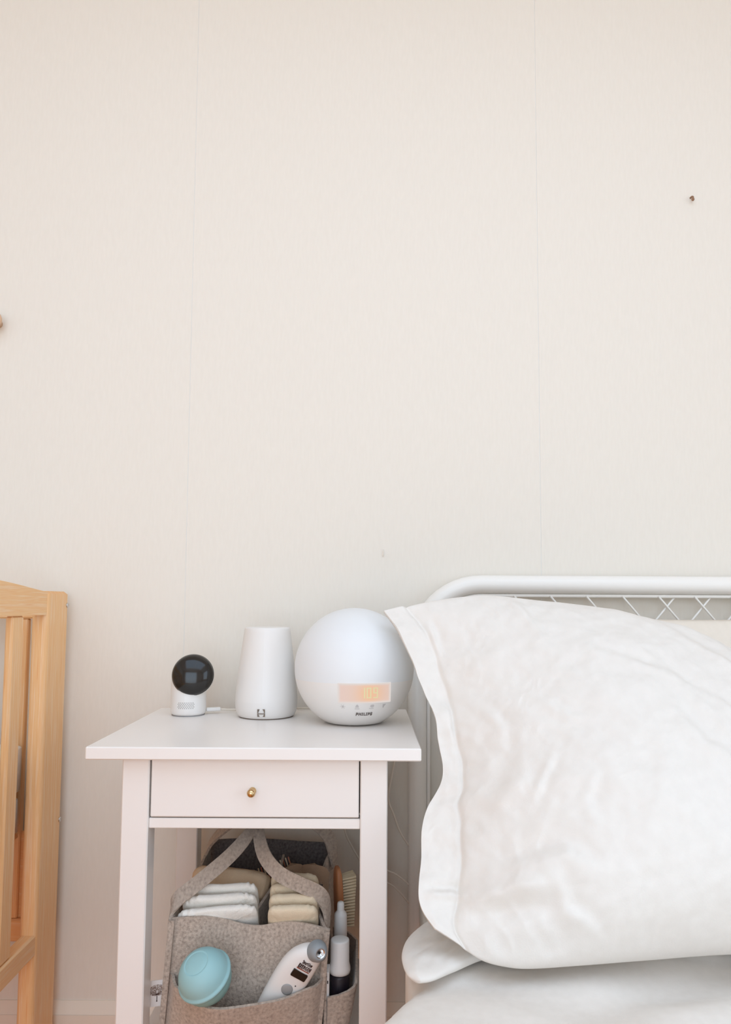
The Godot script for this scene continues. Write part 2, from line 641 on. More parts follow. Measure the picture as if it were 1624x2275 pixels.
func pillow_front() -> void:
	var L := PackedVector2Array([Vector2(0.085, 0.066), Vector2(0.073, 0.083), Vector2(0.068, 0.099), Vector2(0.069, 0.120), Vector2(0.074, 0.152), Vector2(0.076, 0.186), Vector2(0.085, 0.216), Vector2(0.104, 0.247), Vector2(0.109, 0.273), Vector2(0.104, 0.313), Vector2(0.101, 0.347), Vector2(0.081, 0.407), Vector2(0.072, 0.438), Vector2(0.049, 0.495), Vector2(0.030, 0.528)])
	var T := PackedVector2Array([Vector2(0.030, 0.528), Vector2(0.065, 0.539), Vector2(0.109, 0.551), Vector2(0.161, 0.560), Vector2(0.206, 0.562), Vector2(0.285, 0.551), Vector2(0.371, 0.539), Vector2(0.446, 0.519), Vector2(0.511, 0.494), Vector2(0.575, 0.441), Vector2(0.64, 0.38)])
	var B := PackedVector2Array([Vector2(0.085, 0.066), Vector2(0.113, 0.050), Vector2(0.138, 0.034), Vector2(0.165, 0.027), Vector2(0.196, 0.025), Vector2(0.260, 0.029), Vector2(0.329, 0.034), Vector2(0.434, 0.041), Vector2(0.53, 0.040), Vector2(0.63, 0.040), Vector2(0.72, 0.05)])
	var R := PackedVector2Array([Vector2(0.72, 0.05), Vector2(0.735, 0.12), Vector2(0.73, 0.2), Vector2(0.70, 0.30), Vector2(0.64, 0.38)])
	var crease := [
		[[Vector2(0.250, 0.268), Vector2(0.224, 0.223), Vector2(0.208, 0.192)], 0.0022, 0.006],
		[[Vector2(0.300, 0.430), Vector2(0.411, 0.371), Vector2(0.468, 0.275)], 0.0032, 0.010],
		[[Vector2(0.430, 0.500), Vector2(0.506, 0.402), Vector2(0.545, 0.330)], 0.0036, 0.013],
		[[Vector2(0.293, 0.240), Vector2(0.270, 0.193), Vector2(0.277, 0.150)], 0.0016, 0.007],
		[[Vector2(0.160, 0.120), Vector2(0.238, 0.126), Vector2(0.275, 0.103)], 0.0055, 0.014],
		[[Vector2(0.236, 0.100), Vector2(0.178, 0.100), Vector2(0.112, 0.090)], 0.0085, 0.012],
		[[Vector2(0.071, 0.103), Vector2(0.107, 0.105), Vector2(0.130, 0.101)], 0.0045, 0.006],
		[[Vector2(0.226, 0.549), Vector2(0.244, 0.514), Vector2(0.267, 0.431)], 0.0026, 0.009],
		[[Vector2(0.093, 0.523), Vector2(0.105, 0.479), Vector2(0.113, 0.430)], 0.0020, 0.007],
		[[Vector2(0.228, 0.106), Vector2(0.232, 0.074), Vector2(0.275, 0.046)], 0.0035, 0.008],
		[[Vector2(0.390, 0.330), Vector2(0.426, 0.255), Vector2(0.488, 0.205)], 0.0030, 0.012],
		[[Vector2(0.230, 0.350), Vector2(0.274, 0.307), Vector2(0.310, 0.300)], 0.0020, 0.008],
		[[Vector2(0.370, 0.450), Vector2(0.438, 0.350), Vector2(0.505, 0.280)], 0.0028, 0.009],
		[[Vector2(0.163, 0.345), Vector2(0.186, 0.313), Vector2(0.187, 0.265)], 0.0020, 0.008],
		[[Vector2(0.160, 0.185), Vector2(0.20, 0.235), Vector2(0.21, 0.29)], 0.0022, 0.012],
		[[Vector2(0.330, 0.15), Vector2(0.37, 0.22), Vector2(0.38, 0.30)], 0.0022, 0.014],
	]
	var n1 := FastNoiseLite.new()
	n1.seed = 7
	n1.frequency = 1.0
	n1.fractal_octaves = 3
	var n2 := FastNoiseLite.new()
	n2.seed = 9
	n2.frequency = 1.0
	n2.fractal_type = FastNoiseLite.FRACTAL_RIDGED
	n2.fractal_octaves = 2
	var flange := 0.052
	var stitch := Curve.new()
	for k: Vector2 in [Vector2(0.06, 0.036), Vector2(0.10, 0.048), Vector2(0.15, 0.050), Vector2(0.19, 0.049), Vector2(0.225, 0.037), Vector2(0.26, 0.027), Vector2(0.34, 0.024), Vector2(0.40, 0.033), Vector2(0.49, 0.039), Vector2(0.54, 0.036)]:
		stitch.add_point(Vector2(k.x / 0.56, k.y))
	stitch.bake()
	var middle := func(u: float, v: float) -> Vector2:
		var c0 := curve2(B, u)
		var c1 := curve2(T, u)
		var d0 := curve2(L, v)
		var d1 := curve2(R, v)
		var bl := B[0].lerp(B[B.size() - 1], u).lerp(T[0].lerp(T[T.size() - 1], u), v)
		return c0.lerp(c1, v) + d0.lerp(d1, u) - bl
	var edge := func(u: float, v: float) -> float:
		return minf(u, 1.0 - u)
	var height := func(q: Vector2, u: float, v: float) -> float:
		# body of the pillow starts after the flange on the left
		var ds: float = q.x - curve2(L, v).x
		var fw: float = stitch.sample_baked(clampf(q.y / 0.56, 0.0, 1.0))
		var du := clampf((ds - fw) / 0.27, 0.0, 1.0)
		var dr := clampf((1.0 - u) / 0.35, 0.0, 1.0)
		var db := clampf(v / 0.36, 0.0, 1.0)
		var dt := clampf((1.0 - v) / 0.62, 0.0, 1.0)
		var puff := pow(sin(du * PI * 0.5), 0.80) * pow(sin(dr * PI * 0.5), 0.6) * pow(sin(db * PI * 0.5), 0.62) * pow(sin(dt * PI * 0.5), 0.72)
		var h := 0.112 * puff
		var soft := smoothstep(0.0, 0.05, minf(minf(u, 1.0 - u), minf(v, 1.0 - v)))
		for c in crease:
			var d := seg_dist(q, c[0])
			var w: float = c[2]
			var fall := sin(PI * clampf(d.y, 0.04, 0.96))
			var k := d.x / w
			h += soft * fall * 1.35 * float(c[1]) * (exp(-k * k) - 0.8 * exp(-(k - 1.5) * (k - 1.5)))
		var along := Vector2(q.x * 0.8 + q.y * 0.6, q.y * 0.8 - q.x * 0.6)
		h += soft * 0.0050 * n1.get_noise_2d(q.x * 9.0 + 3.0, q.y * 9.0)
		h += soft * 0.0010 * n1.get_noise_2d(along.x * 16.0, along.y * 34.0)
		h += soft * 0.0011 * n2.get_noise_2d(along.y * 9.0 + n1.get_noise_2d(q.x * 8, q.y * 8) * 0.9, along.x * 22.0)
		# flange: ripples along the left hem, stitched line dips
		var fl := 1.0 - smoothstep(fw * 0.75, fw * 1.1, ds)
		h += fl * 0.009 * (n1.get_noise_2d(q.y * 11.0, 4.0) + 0.5 * sin(q.y * 26.0 + 0.7)) * clampf(v * 6.0, 0.0, 1.0)
		h += fl * 0.008 * (1.0 - ds / fw) * sin(q.y * 15.0 + 1.2)
		h -= 0.0026 * exp(-pow((ds - fw) / 0.0035, 2.0))
		return h
	var o := thing("pillow", "large crumpled white pillow with a flat hem, propped against the headboard beside the nightstand", "pillow", P0)
	var nu := 220
	var nv := 190
	var st := mb()
	var g := []
	var gb := []
	for i in nu + 1:
		var row := PackedVector3Array()
		var rb := PackedVector3Array()
		var u := pow(float(i) / nu, 1.15)
		for j in nv + 1:
			var v := float(j) / nv
			var q: Vector2 = middle.call(u, v)
			var h: float = height.call(q, u, v)
			var base := Vector3(q.x, 0, 0) + PS * q.y
			row.append(base + PN * (h + 0.0012))
			var du := clampf((u - 0.085) / 0.3, 0.0, 1.0)
			var e := clampf(minf(minf(du, (1.0 - u) / 0.3), minf(v, 1.0 - v) / 0.4), 0.0, 1.0)
			var hb := minf(h, 0.0012) - 0.0012 - 0.035 * pow(sin(e * PI * 0.5), 0.7)
			rb.append(base + PN * hb)
		g.append(row)
		gb.append(rb)
	st.set_smooth_group(1)
	for i in nu:
		for j in nv:
			quad(st, g[i][j], g[i + 1][j], g[i + 1][j + 1], g[i][j + 1])
			quad(st, gb[i][j + 1], gb[i + 1][j + 1], gb[i + 1][j], gb[i][j])
	for i in nu:
		quad(st, gb[i][0], gb[i + 1][0], g[i + 1][0], g[i][0])
		quad(st, g[i][nv], g[i + 1][nv], gb[i + 1][nv], gb[i][nv])
	for j in nv:
		quad(st, g[0][j], g[0][j + 1], gb[0][j + 1], gb[0][j])
		quad(st, gb[nu][j], gb[nu][j + 1], g[nu][j + 1], g[nu][j])
	part("pillowcase", st, M.linen, o)

func soft_pillow(called: String, label: String, mid: Transform3D, s: Vector3, seed_: int, mat: Material) -> void:
	var o := thing(called, label, "pillow", mid.origin)
	var n := FastNoiseLite.new()
	n.seed = seed_
	n.frequency = 1.0
	n.fractal_octaves = 3
	var st := mb()
	var f := func(u: float, v: float, side: float) -> Vector3:
		var x := (u - 0.5) * 2.0
		var y := (v - 0.5) * 2.0
		var pinch := 1.0 - 0.05 * (1.0 - x * x) * absf(y)
		var pinch2 := 1.0 - 0.07 * (1.0 - y * y) * absf(x)
		var e := (1.0 - pow(absf(x), 3.0)) * (1.0 - pow(absf(y), 3.0))
		var h := s.z * 0.5 * pow(maxf(e, 0.0), 0.55) * side
		h += (n.get_noise_2d(x * 3.0, y * 3.0) * 0.010 + n.get_noise_2d(x * 9.0 + 5.0, y * 5.0) * 0.004) * pow(maxf(e, 0.0), 0.4)
		return Basis(mid.basis) * Vector3(x * s.x * 0.5 * pinch2, y * s.y * 0.5 * pinch, h)
	var nu := 80
	var nv := 60
	st.set_smooth_group(1)
	for i in nu:
		for j in nv:
			var a := float(i) / nu
			var b := float(i + 1) / nu
			var c := float(j) / nv
			var d := float(j + 1) / nv
			quad(st, f.call(a, c, 1.0), f.call(b, c, 1.0), f.call(b, d, 1.0), f.call(a, d, 1.0))
			quad(st, f.call(a, d, -1.0), f.call(b, d, -1.0), f.call(b, c, -1.0), f.call(a, c, -1.0))
	part("pillowcase", st, mat, o)

func pillow_back() -> void:
	var b := Basis(Vector3(1, 0.02, 0).normalized(), Vector3(0, 0.97, -0.24).normalized(), Vector3(0, 0.24, 0.97).normalized()).orthonormalized()
	soft_pillow("pillow", "white pillow standing behind the large crumpled pillow, its top edge showing at the right", Transform3D(b, Vector3(0.72, 0.665, -1.315)), Vector3(0.66, 0.45, 0.10), 17, M.linen_warm)

func pillow_flat() -> void:
	var o := thing("pillow", "white pillow lying flat under the large pillow, its left corner overhanging the bed edge", "pillow", Vector3(0.3, 0.4675, -0.98))
	var L := PackedVector2Array([Vector2(0.066, -0.870), Vector2(0.052, -0.883), Vector2(0.047, -0.915), Vector2(0.049, -0.945), Vector2(0.058, -0.978), Vector2(0.078, -1.014), Vector2(0.106, -1.050), Vector2(0.15, -1.085), Vector2(0.20, -1.11)])
	var B := PackedVector2Array([Vector2(0.066, -0.870), Vector2(0.080, -0.874), Vector2(0.105, -0.895), Vector2(0.15, -0.930), Vector2(0.22, -0.945), Vector2(0.35, -0.95), Vector2(0.50, -0.95), Vector2(0.66, -0.95)])
	var T := PackedVector2Array([Vector2(0.20, -1.11), Vector2(0.35, -1.125), Vector2(0.50, -1.125), Vector2(0.66, -1.12)])
	var n := FastNoiseLite.new()
	n.seed = 23
	n.frequency = 1.0
	var f := func(u: float, v: float, side: float) -> Vector3:
		var r0 := B[B.size() - 1]
		var r1 := T[T.size() - 1]
		var q := curve2(B, u).lerp(curve2(T, u), v) + curve2(L, v).lerp(r0.lerp(r1, v), u) - B[0].lerp(r0, u).lerp(T[0].lerp(r1, u), v)
		var e := clampf(minf(minf(u, 1.0 - u) * 6.0, minf(v, 1.0 - v) * 3.4), 0.0, 1.0)
		var h := 0.0095 * pow(sin(e * PI * 0.5), 0.6) * side
		if side > 0.0:
			h += e * (0.004 * n.get_noise_2d(q.x * 22.0, q.y * 22.0) + 0.0022 * n.get_noise_2d(q.x * 60.0 + q.y * 40.0, q.y * 18.0))
		return Vector3(q.x - 0.3, h, q.y + 0.98)
	var st := mb()
	st.set_smooth_group(1)
	for i in 90:
		for j in 40:
			var a := pow(i / 90.0, 1.5)
			var b := pow((i + 1) / 90.0, 1.5)
			var c := j / 40.0
			var d := (j + 1) / 40.0
			quad(st, f.call(a, c, 1.0), f.call(b, c, 1.0), f.call(b, d, 1.0), f.call(a, d, 1.0))
			quad(st, f.call(a, d, -1.0), f.call(b, d, -1.0), f.call(b, c, -1.0), f.call(a, c, -1.0))
	part("pillowcase", st, M.linen, o)

func duvet() -> void:
	var o := thing("duvet", "smooth white duvet spread in front of the pillows, hanging over the bed side", "duvet", Vector3(0.8, 0.436, -0.2))
	var n := FastNoiseLite.new()
	n.seed = 41
	n.frequency = 1.0
	n.fractal_octaves = 2
	var st := mb()
	sheet(st, func(u: float, v: float) -> Vector3:
		var x := lerpf(-0.16, 1.62, u)
		var z := lerpf(0.25, -0.97, v)
		# left edge follows the bed side and drapes
		var xe := 0.052 - 0.48 * (z + 0.88)
		xe = clampf(xe, -0.02, 0.056)
		var y := 0.4515
		y += 0.007 * smoothstep(-0.90, -0.80, z)
		y += 0.006 * n.get_noise_2d(x * 4.0 + z * 3.0, z * 7.0 - x * 3.0) + 0.005 * sin((z * 1.0 + x * 0.45) * 46.0) * smoothstep(0.1, 0.3, x) * smoothstep(0.9, 0.4, x)
		var over := xe + 0.02 - x
		if over > 0.0:
			var a := minf(over / 0.02, PI * 0.5)
			y -= 0.02 * (1.0 - cos(a)) + maxf(over - 0.0314, 0.0)
			x = xe + 0.02 - 0.02 * sin(a)
			y += 0.004 * sin(z * 30.0) * clampf(over * 8.0, 0.0, 1.0)
		return Vector3(x - 0.8, y - 0.436, z + 0.2), 130, 90, 0.004)
	part("duvet_cover", st, M.linen, o)

# ------------------------------------------------------------------ crib
func crib() -> void:
	var t := thing("crib", "pine slatted baby crib with an arched end rail, at the left against the wall", "crib", Vector3(-0.58, 0, -1.0))
	var x1 := 0.0        # outer face of the visible end
	var zf := -0.4320    # wall side
	var zn := 0.30       # room side
	var xl := -1.28
	# posts: rounded bars
	for px: float in [x1 - 0.0155, xl + 0.0155]:
		for pz: float in [zf + 0.047, zn - 0.047]:
			var st := mb()
			# upright: bar with rounded corners, dome top corner
			var poly := rrect(0.031, 0.094, 0.0095, 5)
			var b := Basis(Vector3(1, 0, 0), Vector3(0, 0, -1), Vector3(0, 1, 0))
			plate(st, poly, 0.912, Transform3D(b, Vector3(px, 0, pz)))
			for k in 5:
				var g0 := 0.0012 * k
				var cut := PackedVector2Array()
				for q in poly:
					cut.append(q * Vector2((0.031 - 2 * g0) / 0.031, (0.094 - 2.6 * g0) / 0.094))
				plate(st, cut, 0.00125, Transform3D(b, Vector3(px, 0.912 + 0.00125 * k, pz)))
			var p := part("post", st, M.pine_up, t)
			if px > -0.5 and pz < 0.0:
				for y: float in [0.892, 0.4855]:
					st = mb()
					lathe(st, PackedVector2Array([Vector2(0.0001, 0), Vector2(0.0048, 0), Vector2(0.0048, 0.0014), Vector2(0.0034, 0.0022), Vector2(0.0022, 0.0012), Vector2(0.0001, 0.0010)]), 16, Transform3D(Basis(Vector3(0, 0, 1), -PI / 2), Vector3(0.0, y, zf + 0.0085)))
					part("bolt", st, M.steel, p)
	for ex: float in [0.0, xl + 0.031]:
		# arched top rail
		var st := mb()
		var poly := PackedVector2Array()
		var n := 24
		for i in n + 1:
			var k := float(i) / n
			var z := lerpf(zf + 0.08, zn - 0.08, k)
			poly.append(Vector2(z, 0.9160 + 0.020 * pow(sin(PI * k), 1.25)))
		poly.append(Vector2(zn - 0.08, 0.8745))
		poly.append(Vector2(zf + 0.08, 0.8745))
		var rb := Basis(Vector3(0, 0, 1), Vector3(0, 1, 0), Vector3(-1, 0, 0))
		plate(st, poly, 0.022, Transform3D(rb, Vector3(ex - 0.003, 0, 0)))
		part("top_rail", st, M.pine_along, t)
		st = mb()
		box2(st, Vector3(ex - 0.027, 0.271, zf + 0.08), Vector3(ex - 0.002, 0.309, zn - 0.08), 0.003)
		part("bottom_rail", st, M.pine_along, t)
		for i in 6:
			var z := -0.238 + 0.0895 * i
			st = mb()
			box2(st, Vector3(ex - 0.0185, 0.309, z - 0.020), Vector3(ex - 0.0055, 0.8745, z + 0.020), 0.003)
			part("slat", st, M.pine_up, t)
	for z: float in [zf + 0.012, zn - 0.035]:
		var st := mb()
		box2(st, Vector3(xl + 0.035, 0.866, z), Vector3(-0.035, 0.905, z + 0.022), 0.003)
		part("side_rail", st, M.pine_across, t)
		st = mb()
		box2(st, Vector3(xl + 0.035, 0.271, z), Vector3(-0.035, 0.311, z + 0.022), 0.003)
		part("side_rail", st, M.pine_across, t)
		for i in 12:
			var x := -0.073 - 0.098 * i
			st = mb()
			box2(st, Vector3(x - 0.0085, 0.311, z + 0.004), Vector3(x + 0.0085, 0.866, z + 0.018), 0.002)
			part("slat", st, M.pine_up, t)
	var st := mb()
	box2(st, Vector3(xl + 0.035, 0.311, zf + 0.018), Vector3(-0.035, 0.468, zf + 0.024), 0.001)
	part("lower_panel", st, M.pine_across, t)
	st = mb()
	box2(st, Vector3(xl + 0.06, 0.462, zf + 0.045), Vector3(-0.06, 0.474, zn - 0.045), 0.002)
	part("base_board", st, M.pine_across, t)
	var m := thing("crib_mattress", "white crib mattress with rounded corners seen between the crib slats", "mattress", Vector3(-1.22, 0.55, -1.06))
	st = mb()
	pad(st, Vector3(1.186, 0.085, 0.655), 0.07, Transform3D(Basis(), Vector3(0, 0.0425, 0)), 0.0, 2, 80, 20)
	part("sheeted_mattress", st, M.linen, m)
	var k := thing("folded_blanket", "white crinkled blanket folded under the crib mattress", "blanket", Vector3(-1.22, 0.474, -1.06))
	st = mb()
	pad(st, Vector3(1.18, 0.066, 0.65), 0.07, Transform3D(Basis(), Vector3(0, 0.034, 0)), 0.004, 6, 160, 24)
	part("folded_cloth", st, M.linen, k)

# ------------------------------------------------------------------ nightstand
func nightstand() -> void:
	var t := thing("nightstand", "white wooden nightstand with one drawer, small brass knob and a low shelf", "nightstand", Vector3(-0.153, 0, -1.21))
	var o := Vector3(0.153, 0, 1.21)
	var st := mb()
	box2(st, Vector3(-0.3845, 0.6825, -1.394) + o, Vector3(0.0785, 0.70, -1.021) + o, 0.0016)
	part("tabletop", st, M.lacquer, t)
	for x: float in [-0.3385, -0.0055]:
		for z: float in [-1.0755, -1.386]:
			st = mb()
			box2(st, Vector3(x, 0, z) + o, Vector3(x + 0.038, 0.6825, z + 0.0355) + o, 0.0016)
			part("leg", st, M.lacquer, t)
	# rails round the drawer
	st = mb()
	box2(st, Vector3(-0.3005, 0.5845, -1.066) + o, Vector3(-0.0055, 0.5985, -1.044) + o, 0.001)
	part("apron", st, M.lacquer, t)
	for x: float in [-0.334, 0.0135]:
		st = mb()
		box2(st, Vector3(x, 0.5845, -1.3505) + o, Vector3(x + 0.015, 0.6825, -1.0755) + o, 0.001)
		part("side_panel", st, M.lacquer, t)
	st = mb()
	box2(st, Vector3(-0.3005, 0.5845, -1.382) + o, Vector3(-0.0055, 0.6825, -1.366) + o, 0.001)
	part("back_panel", st, M.lacquer, t)
	# drawer: front, dark box behind, knob
	st = mb()
	box2(st, Vector3(-0.2985, 0.6003, -1.061) + o, Vector3(-0.0072, 0.6805, -1.0425) + o, 0.0014)
	var d := part("drawer", st, M.lacquer, t)
	st = mb()
	box2(st, Vector3(-0.2960, 0.6010, -1.34) + o, Vector3(-0.0060, 0.6700, -1.0615) + o, 0.001)
	part("drawer_box", st, M.drawer_inside, d)
	st = mb()
	lathe(st, PackedVector2Array([Vector2(0.0052, 0), Vector2(0.0052, 0.001), Vector2(0.003, 0.0022), Vector2(0.0026, 0.006), Vector2(0.0040, 0.0082), Vector2(0.0056, 0.0108), Vector2(0.0060, 0.0130), Vector2(0.0054, 0.0155), Vector2(0.0036, 0.0175), Vector2(0.0015, 0.0182), Vector2(0.0, 0.0183)]), 32, Transform3D(Basis(Vector3(1, 0, 0), PI / 2), Vector3(-0.1561, 0.6366, -1.0425) + o))
	part("knob", st, M.brass, d)
	# shelf
	st = mb()
	box2(st, Vector3(-0.334, 0.236, -1.384) + o, Vector3(0.028, 0.252, -1.046) + o, 0.001)
	part("shelf", st, M.lacquer, t)

# ------------------------------------------------------------------ the things on the tabletop
func sphere_profile(r: float, y0: float, y1: float, n: int) -> PackedVector2Array:
	var p := PackedVector2Array()
	var a0 := asin(clampf(y0 / r, -1, 1))
	var a1 := asin(clampf(y1 / r, -1, 1))
	for i in n + 1:
		var a := lerpf(a0, a1, float(i) / n)
		p.append(Vector2(maxf(cos(a) * r, 0.0), sin(a) * r))
	return p

func baby_monitor() -> void:
	var t := thing("baby_monitor", "small white baby monitor camera with a round black tilted face, left on the nightstand", "baby monitor", Vector3(-0.3135, 0.70, -1.315))
	var st := mb()
	lathe(st, PackedVector2Array([Vector2(0.0, 0.0), Vector2(0.0285, 0.0), Vector2(0.0285, 0.0014), Vector2(0.0278, 0.0018)]), 48)
	part("foot_ring", st, M.plastic_grey, t)
	st = mb()
	var pr := PackedVector2Array([Vector2(0.0278, 0.0018), Vector2(0.0296, 0.0030), Vector2(0.0305, 0.0055), Vector2(0.0308, 0.012), Vector2(0.0308, 0.060)])
	for i in 9:
		var a := PI * 0.5 * i / 8.0
		pr.append(Vector2(0.0308 * cos(a), 0.060 + 0.022 * sin(a)))
	lathe(st, pr, 56)
	part("body", st, M.plastic, t)
	# head: white shell with glossy black dome turned to the front, a little up and right
	var face := Vector3(0.16, 0.22, 1.0).normalized()
	var hb := Basis(Vector3(0, 1, 0).cross(face).normalized(), face, Vector3.ZERO)
	hb.z = hb.x.cross(hb.y)
	var hc := Vector3(0.0100, 0.0705, 0.012)
	st = mb()
	lathe(st, sphere_profile(0.0368, -0.0368, 0.0062, 20), 56, Transform3D(hb, hc))
	var head := part("head_shell", st, M.plastic, t)
	st = mb()
	var dome := PackedVector2Array([Vector2(0.0363, 0.0062), Vector2(0.0360, 0.0075)])
	for i in 14:
		var a := PI * 0.5 * i / 13.0
		dome.append(Vector2(0.0355 * cos(a), 0.0080 + 0.0170 * sin(a)))
	dome[dome.size() - 1].x = 0.0
	lathe(st, dome, 64, Transform3D(hb, hc))
	var face_p := part("black_face", st, M.black_gloss, head)
	face_p.set_meta("label", "round glossy black camera face")
	# speaker holes
	st = mb()
	for r in 5:
		var cnt := 9 if r % 2 == 1 else 8
		for c in cnt:
			var a := 0.085 + (c - (cnt - 1) * 0.5) * 0.113
			var y := 0.0148 + r * 0.00235
			var nrm := Vector3(sin(a), 0, cos(a))
			var up := Vector3.UP
			var b := Basis(up.cross(nrm), up, nrm)
			plate(st, rrect(0.0013, 0.0013, 0.0006, 2), 0.0003, Transform3D(b, Vector3(0, y, 0) + nrm * 0.03085))
	part("speaker_holes", st, M.print_grey, t, true)
	# power lead: plug and lead running behind the sound machine
	st = mb()
	var w := PackedVector3Array([Vector3(0.028, 0.008, -0.008), Vector3(0.055, 0.007, -0.018), Vector3(0.085, 0.004, -0.030), Vector3(0.13, 0.003, -0.050), Vector3(0.19, 0.003, -0.063), Vector3(0.245, 0.003, -0.0735)])
	tube(st, curve(w, 8), 0.0019, 10)
	var cable := part("power_lead", st, M.cord, t)
	st = mb()
	cbox(st, Vector3(0.042, 0.0078, -0.0125), Vector3(0.026, 0.0065, 0.010), 0.0015, Basis(Vector3.UP, 0.32))
	part("plug", st, M.plastic, cable)

func sound_machine() -> void:
	var t := thing("sound_machine", "tall matte white tapered sound machine with a small bracket emblem, middle of the nightstand", "sound machine", Vector3(-0.1735, 0.70, -1.305))
	var st := mb()
	lathe(st, PackedVector2Array([Vector2(0, 0), Vector2(0.0465, 0), Vector2(0.0465, 0.0012), Vector2(0.0478, 0.0016)]), 64)
	part("foot_ring", st, M.print_taupe, t)
	st = mb()
	lathe(st, PackedVector2Array([Vector2(0.0478, 0.0016), Vector2(0.0500, 0.0035), Vector2(0.0522, 0.008), Vector2(0.0537, 0.014), Vector2(0.0544, 0.021), Vector2(0.0545, 0.029)]), 72)
	var b := part("base", st, M.plastic, t)
	st = mb()
	lathe(st, PackedVector2Array([Vector2(0.0545, 0.029), Vector2(0.0541, 0.038), Vector2(0.0530, 0.050), Vector2(0.0513, 0.065), Vector2(0.0493, 0.082), Vector2(0.0470, 0.100), Vector2(0.0447, 0.118), Vector2(0.0424, 0.136), Vector2(0.0408, 0.148), Vector2(0.0402, 0.1525), Vector2(0.0394, 0.1545), Vector2(0.0378, 0.1556), Vector2(0.0360, 0.1558), Vector2(0, 0.1558)]), 72)
	part("light_shade", st, M.plastic, t)
	# emblem: two bracket halves and a shallow bar
	st = mb()
	var a := -0.03
	var nrm := Vector3(sin(a), -0.16, cos(a)).normalized()
	var bs := Basis(Vector3.UP.cross(nrm).normalized(), Vector3.ZERO, nrm)
	bs.y = nrm.cross(bs.x)
	var xf := Transform3D(bs, Vector3(sin(a) * 0.0536, 0.0128, cos(a) * 0.0536))
	var s := 0.0064
	for k: float in [-1.0, 1.0]:
		var p := PackedVector2Array([Vector2(k * s, 0.02 * s), Vector2(k * s, s), Vector2(k * 0.38 * s, s)])
		for i in 5:
			p.append(Vector2(k * lerpf(0.62, 0.80, sqrt(float(i) / 4.0)) * s, lerpf(0.72, 0.02, float(i) / 4.0) * s))
		plate(st, p, 0.0009, xf)
		p = PackedVector2Array([Vector2(k * s, -0.26 * s), Vector2(k * s, -s), Vector2(k * 0.40 * s, -s)])
		for i in 4:
			p.append(Vector2(k * lerpf(0.58, 0.80, float(i) / 3.0) * s, lerpf(-0.82, -0.26, float(i) / 3.0) * s))
		plate(st, p, 0.0009, xf)
	var bar := PackedVector2Array()
	for i in 9:
		var k := lerpf(-1.0, 1.0, i / 8.0)
		bar.append(Vector2(k * s, (-0.06 - 0.09 * (1.0 - k * k)) * s))
	for i in 9:
		var k := lerpf(1.0, -1.0, i / 8.0)
		bar.append(Vector2(k * s, (-0.20 - 0.11 * (1.0 - k * k)) * s))
	plate(st, bar, 0.0009, xf)
	part("emblem", st, M.print_taupe, b)

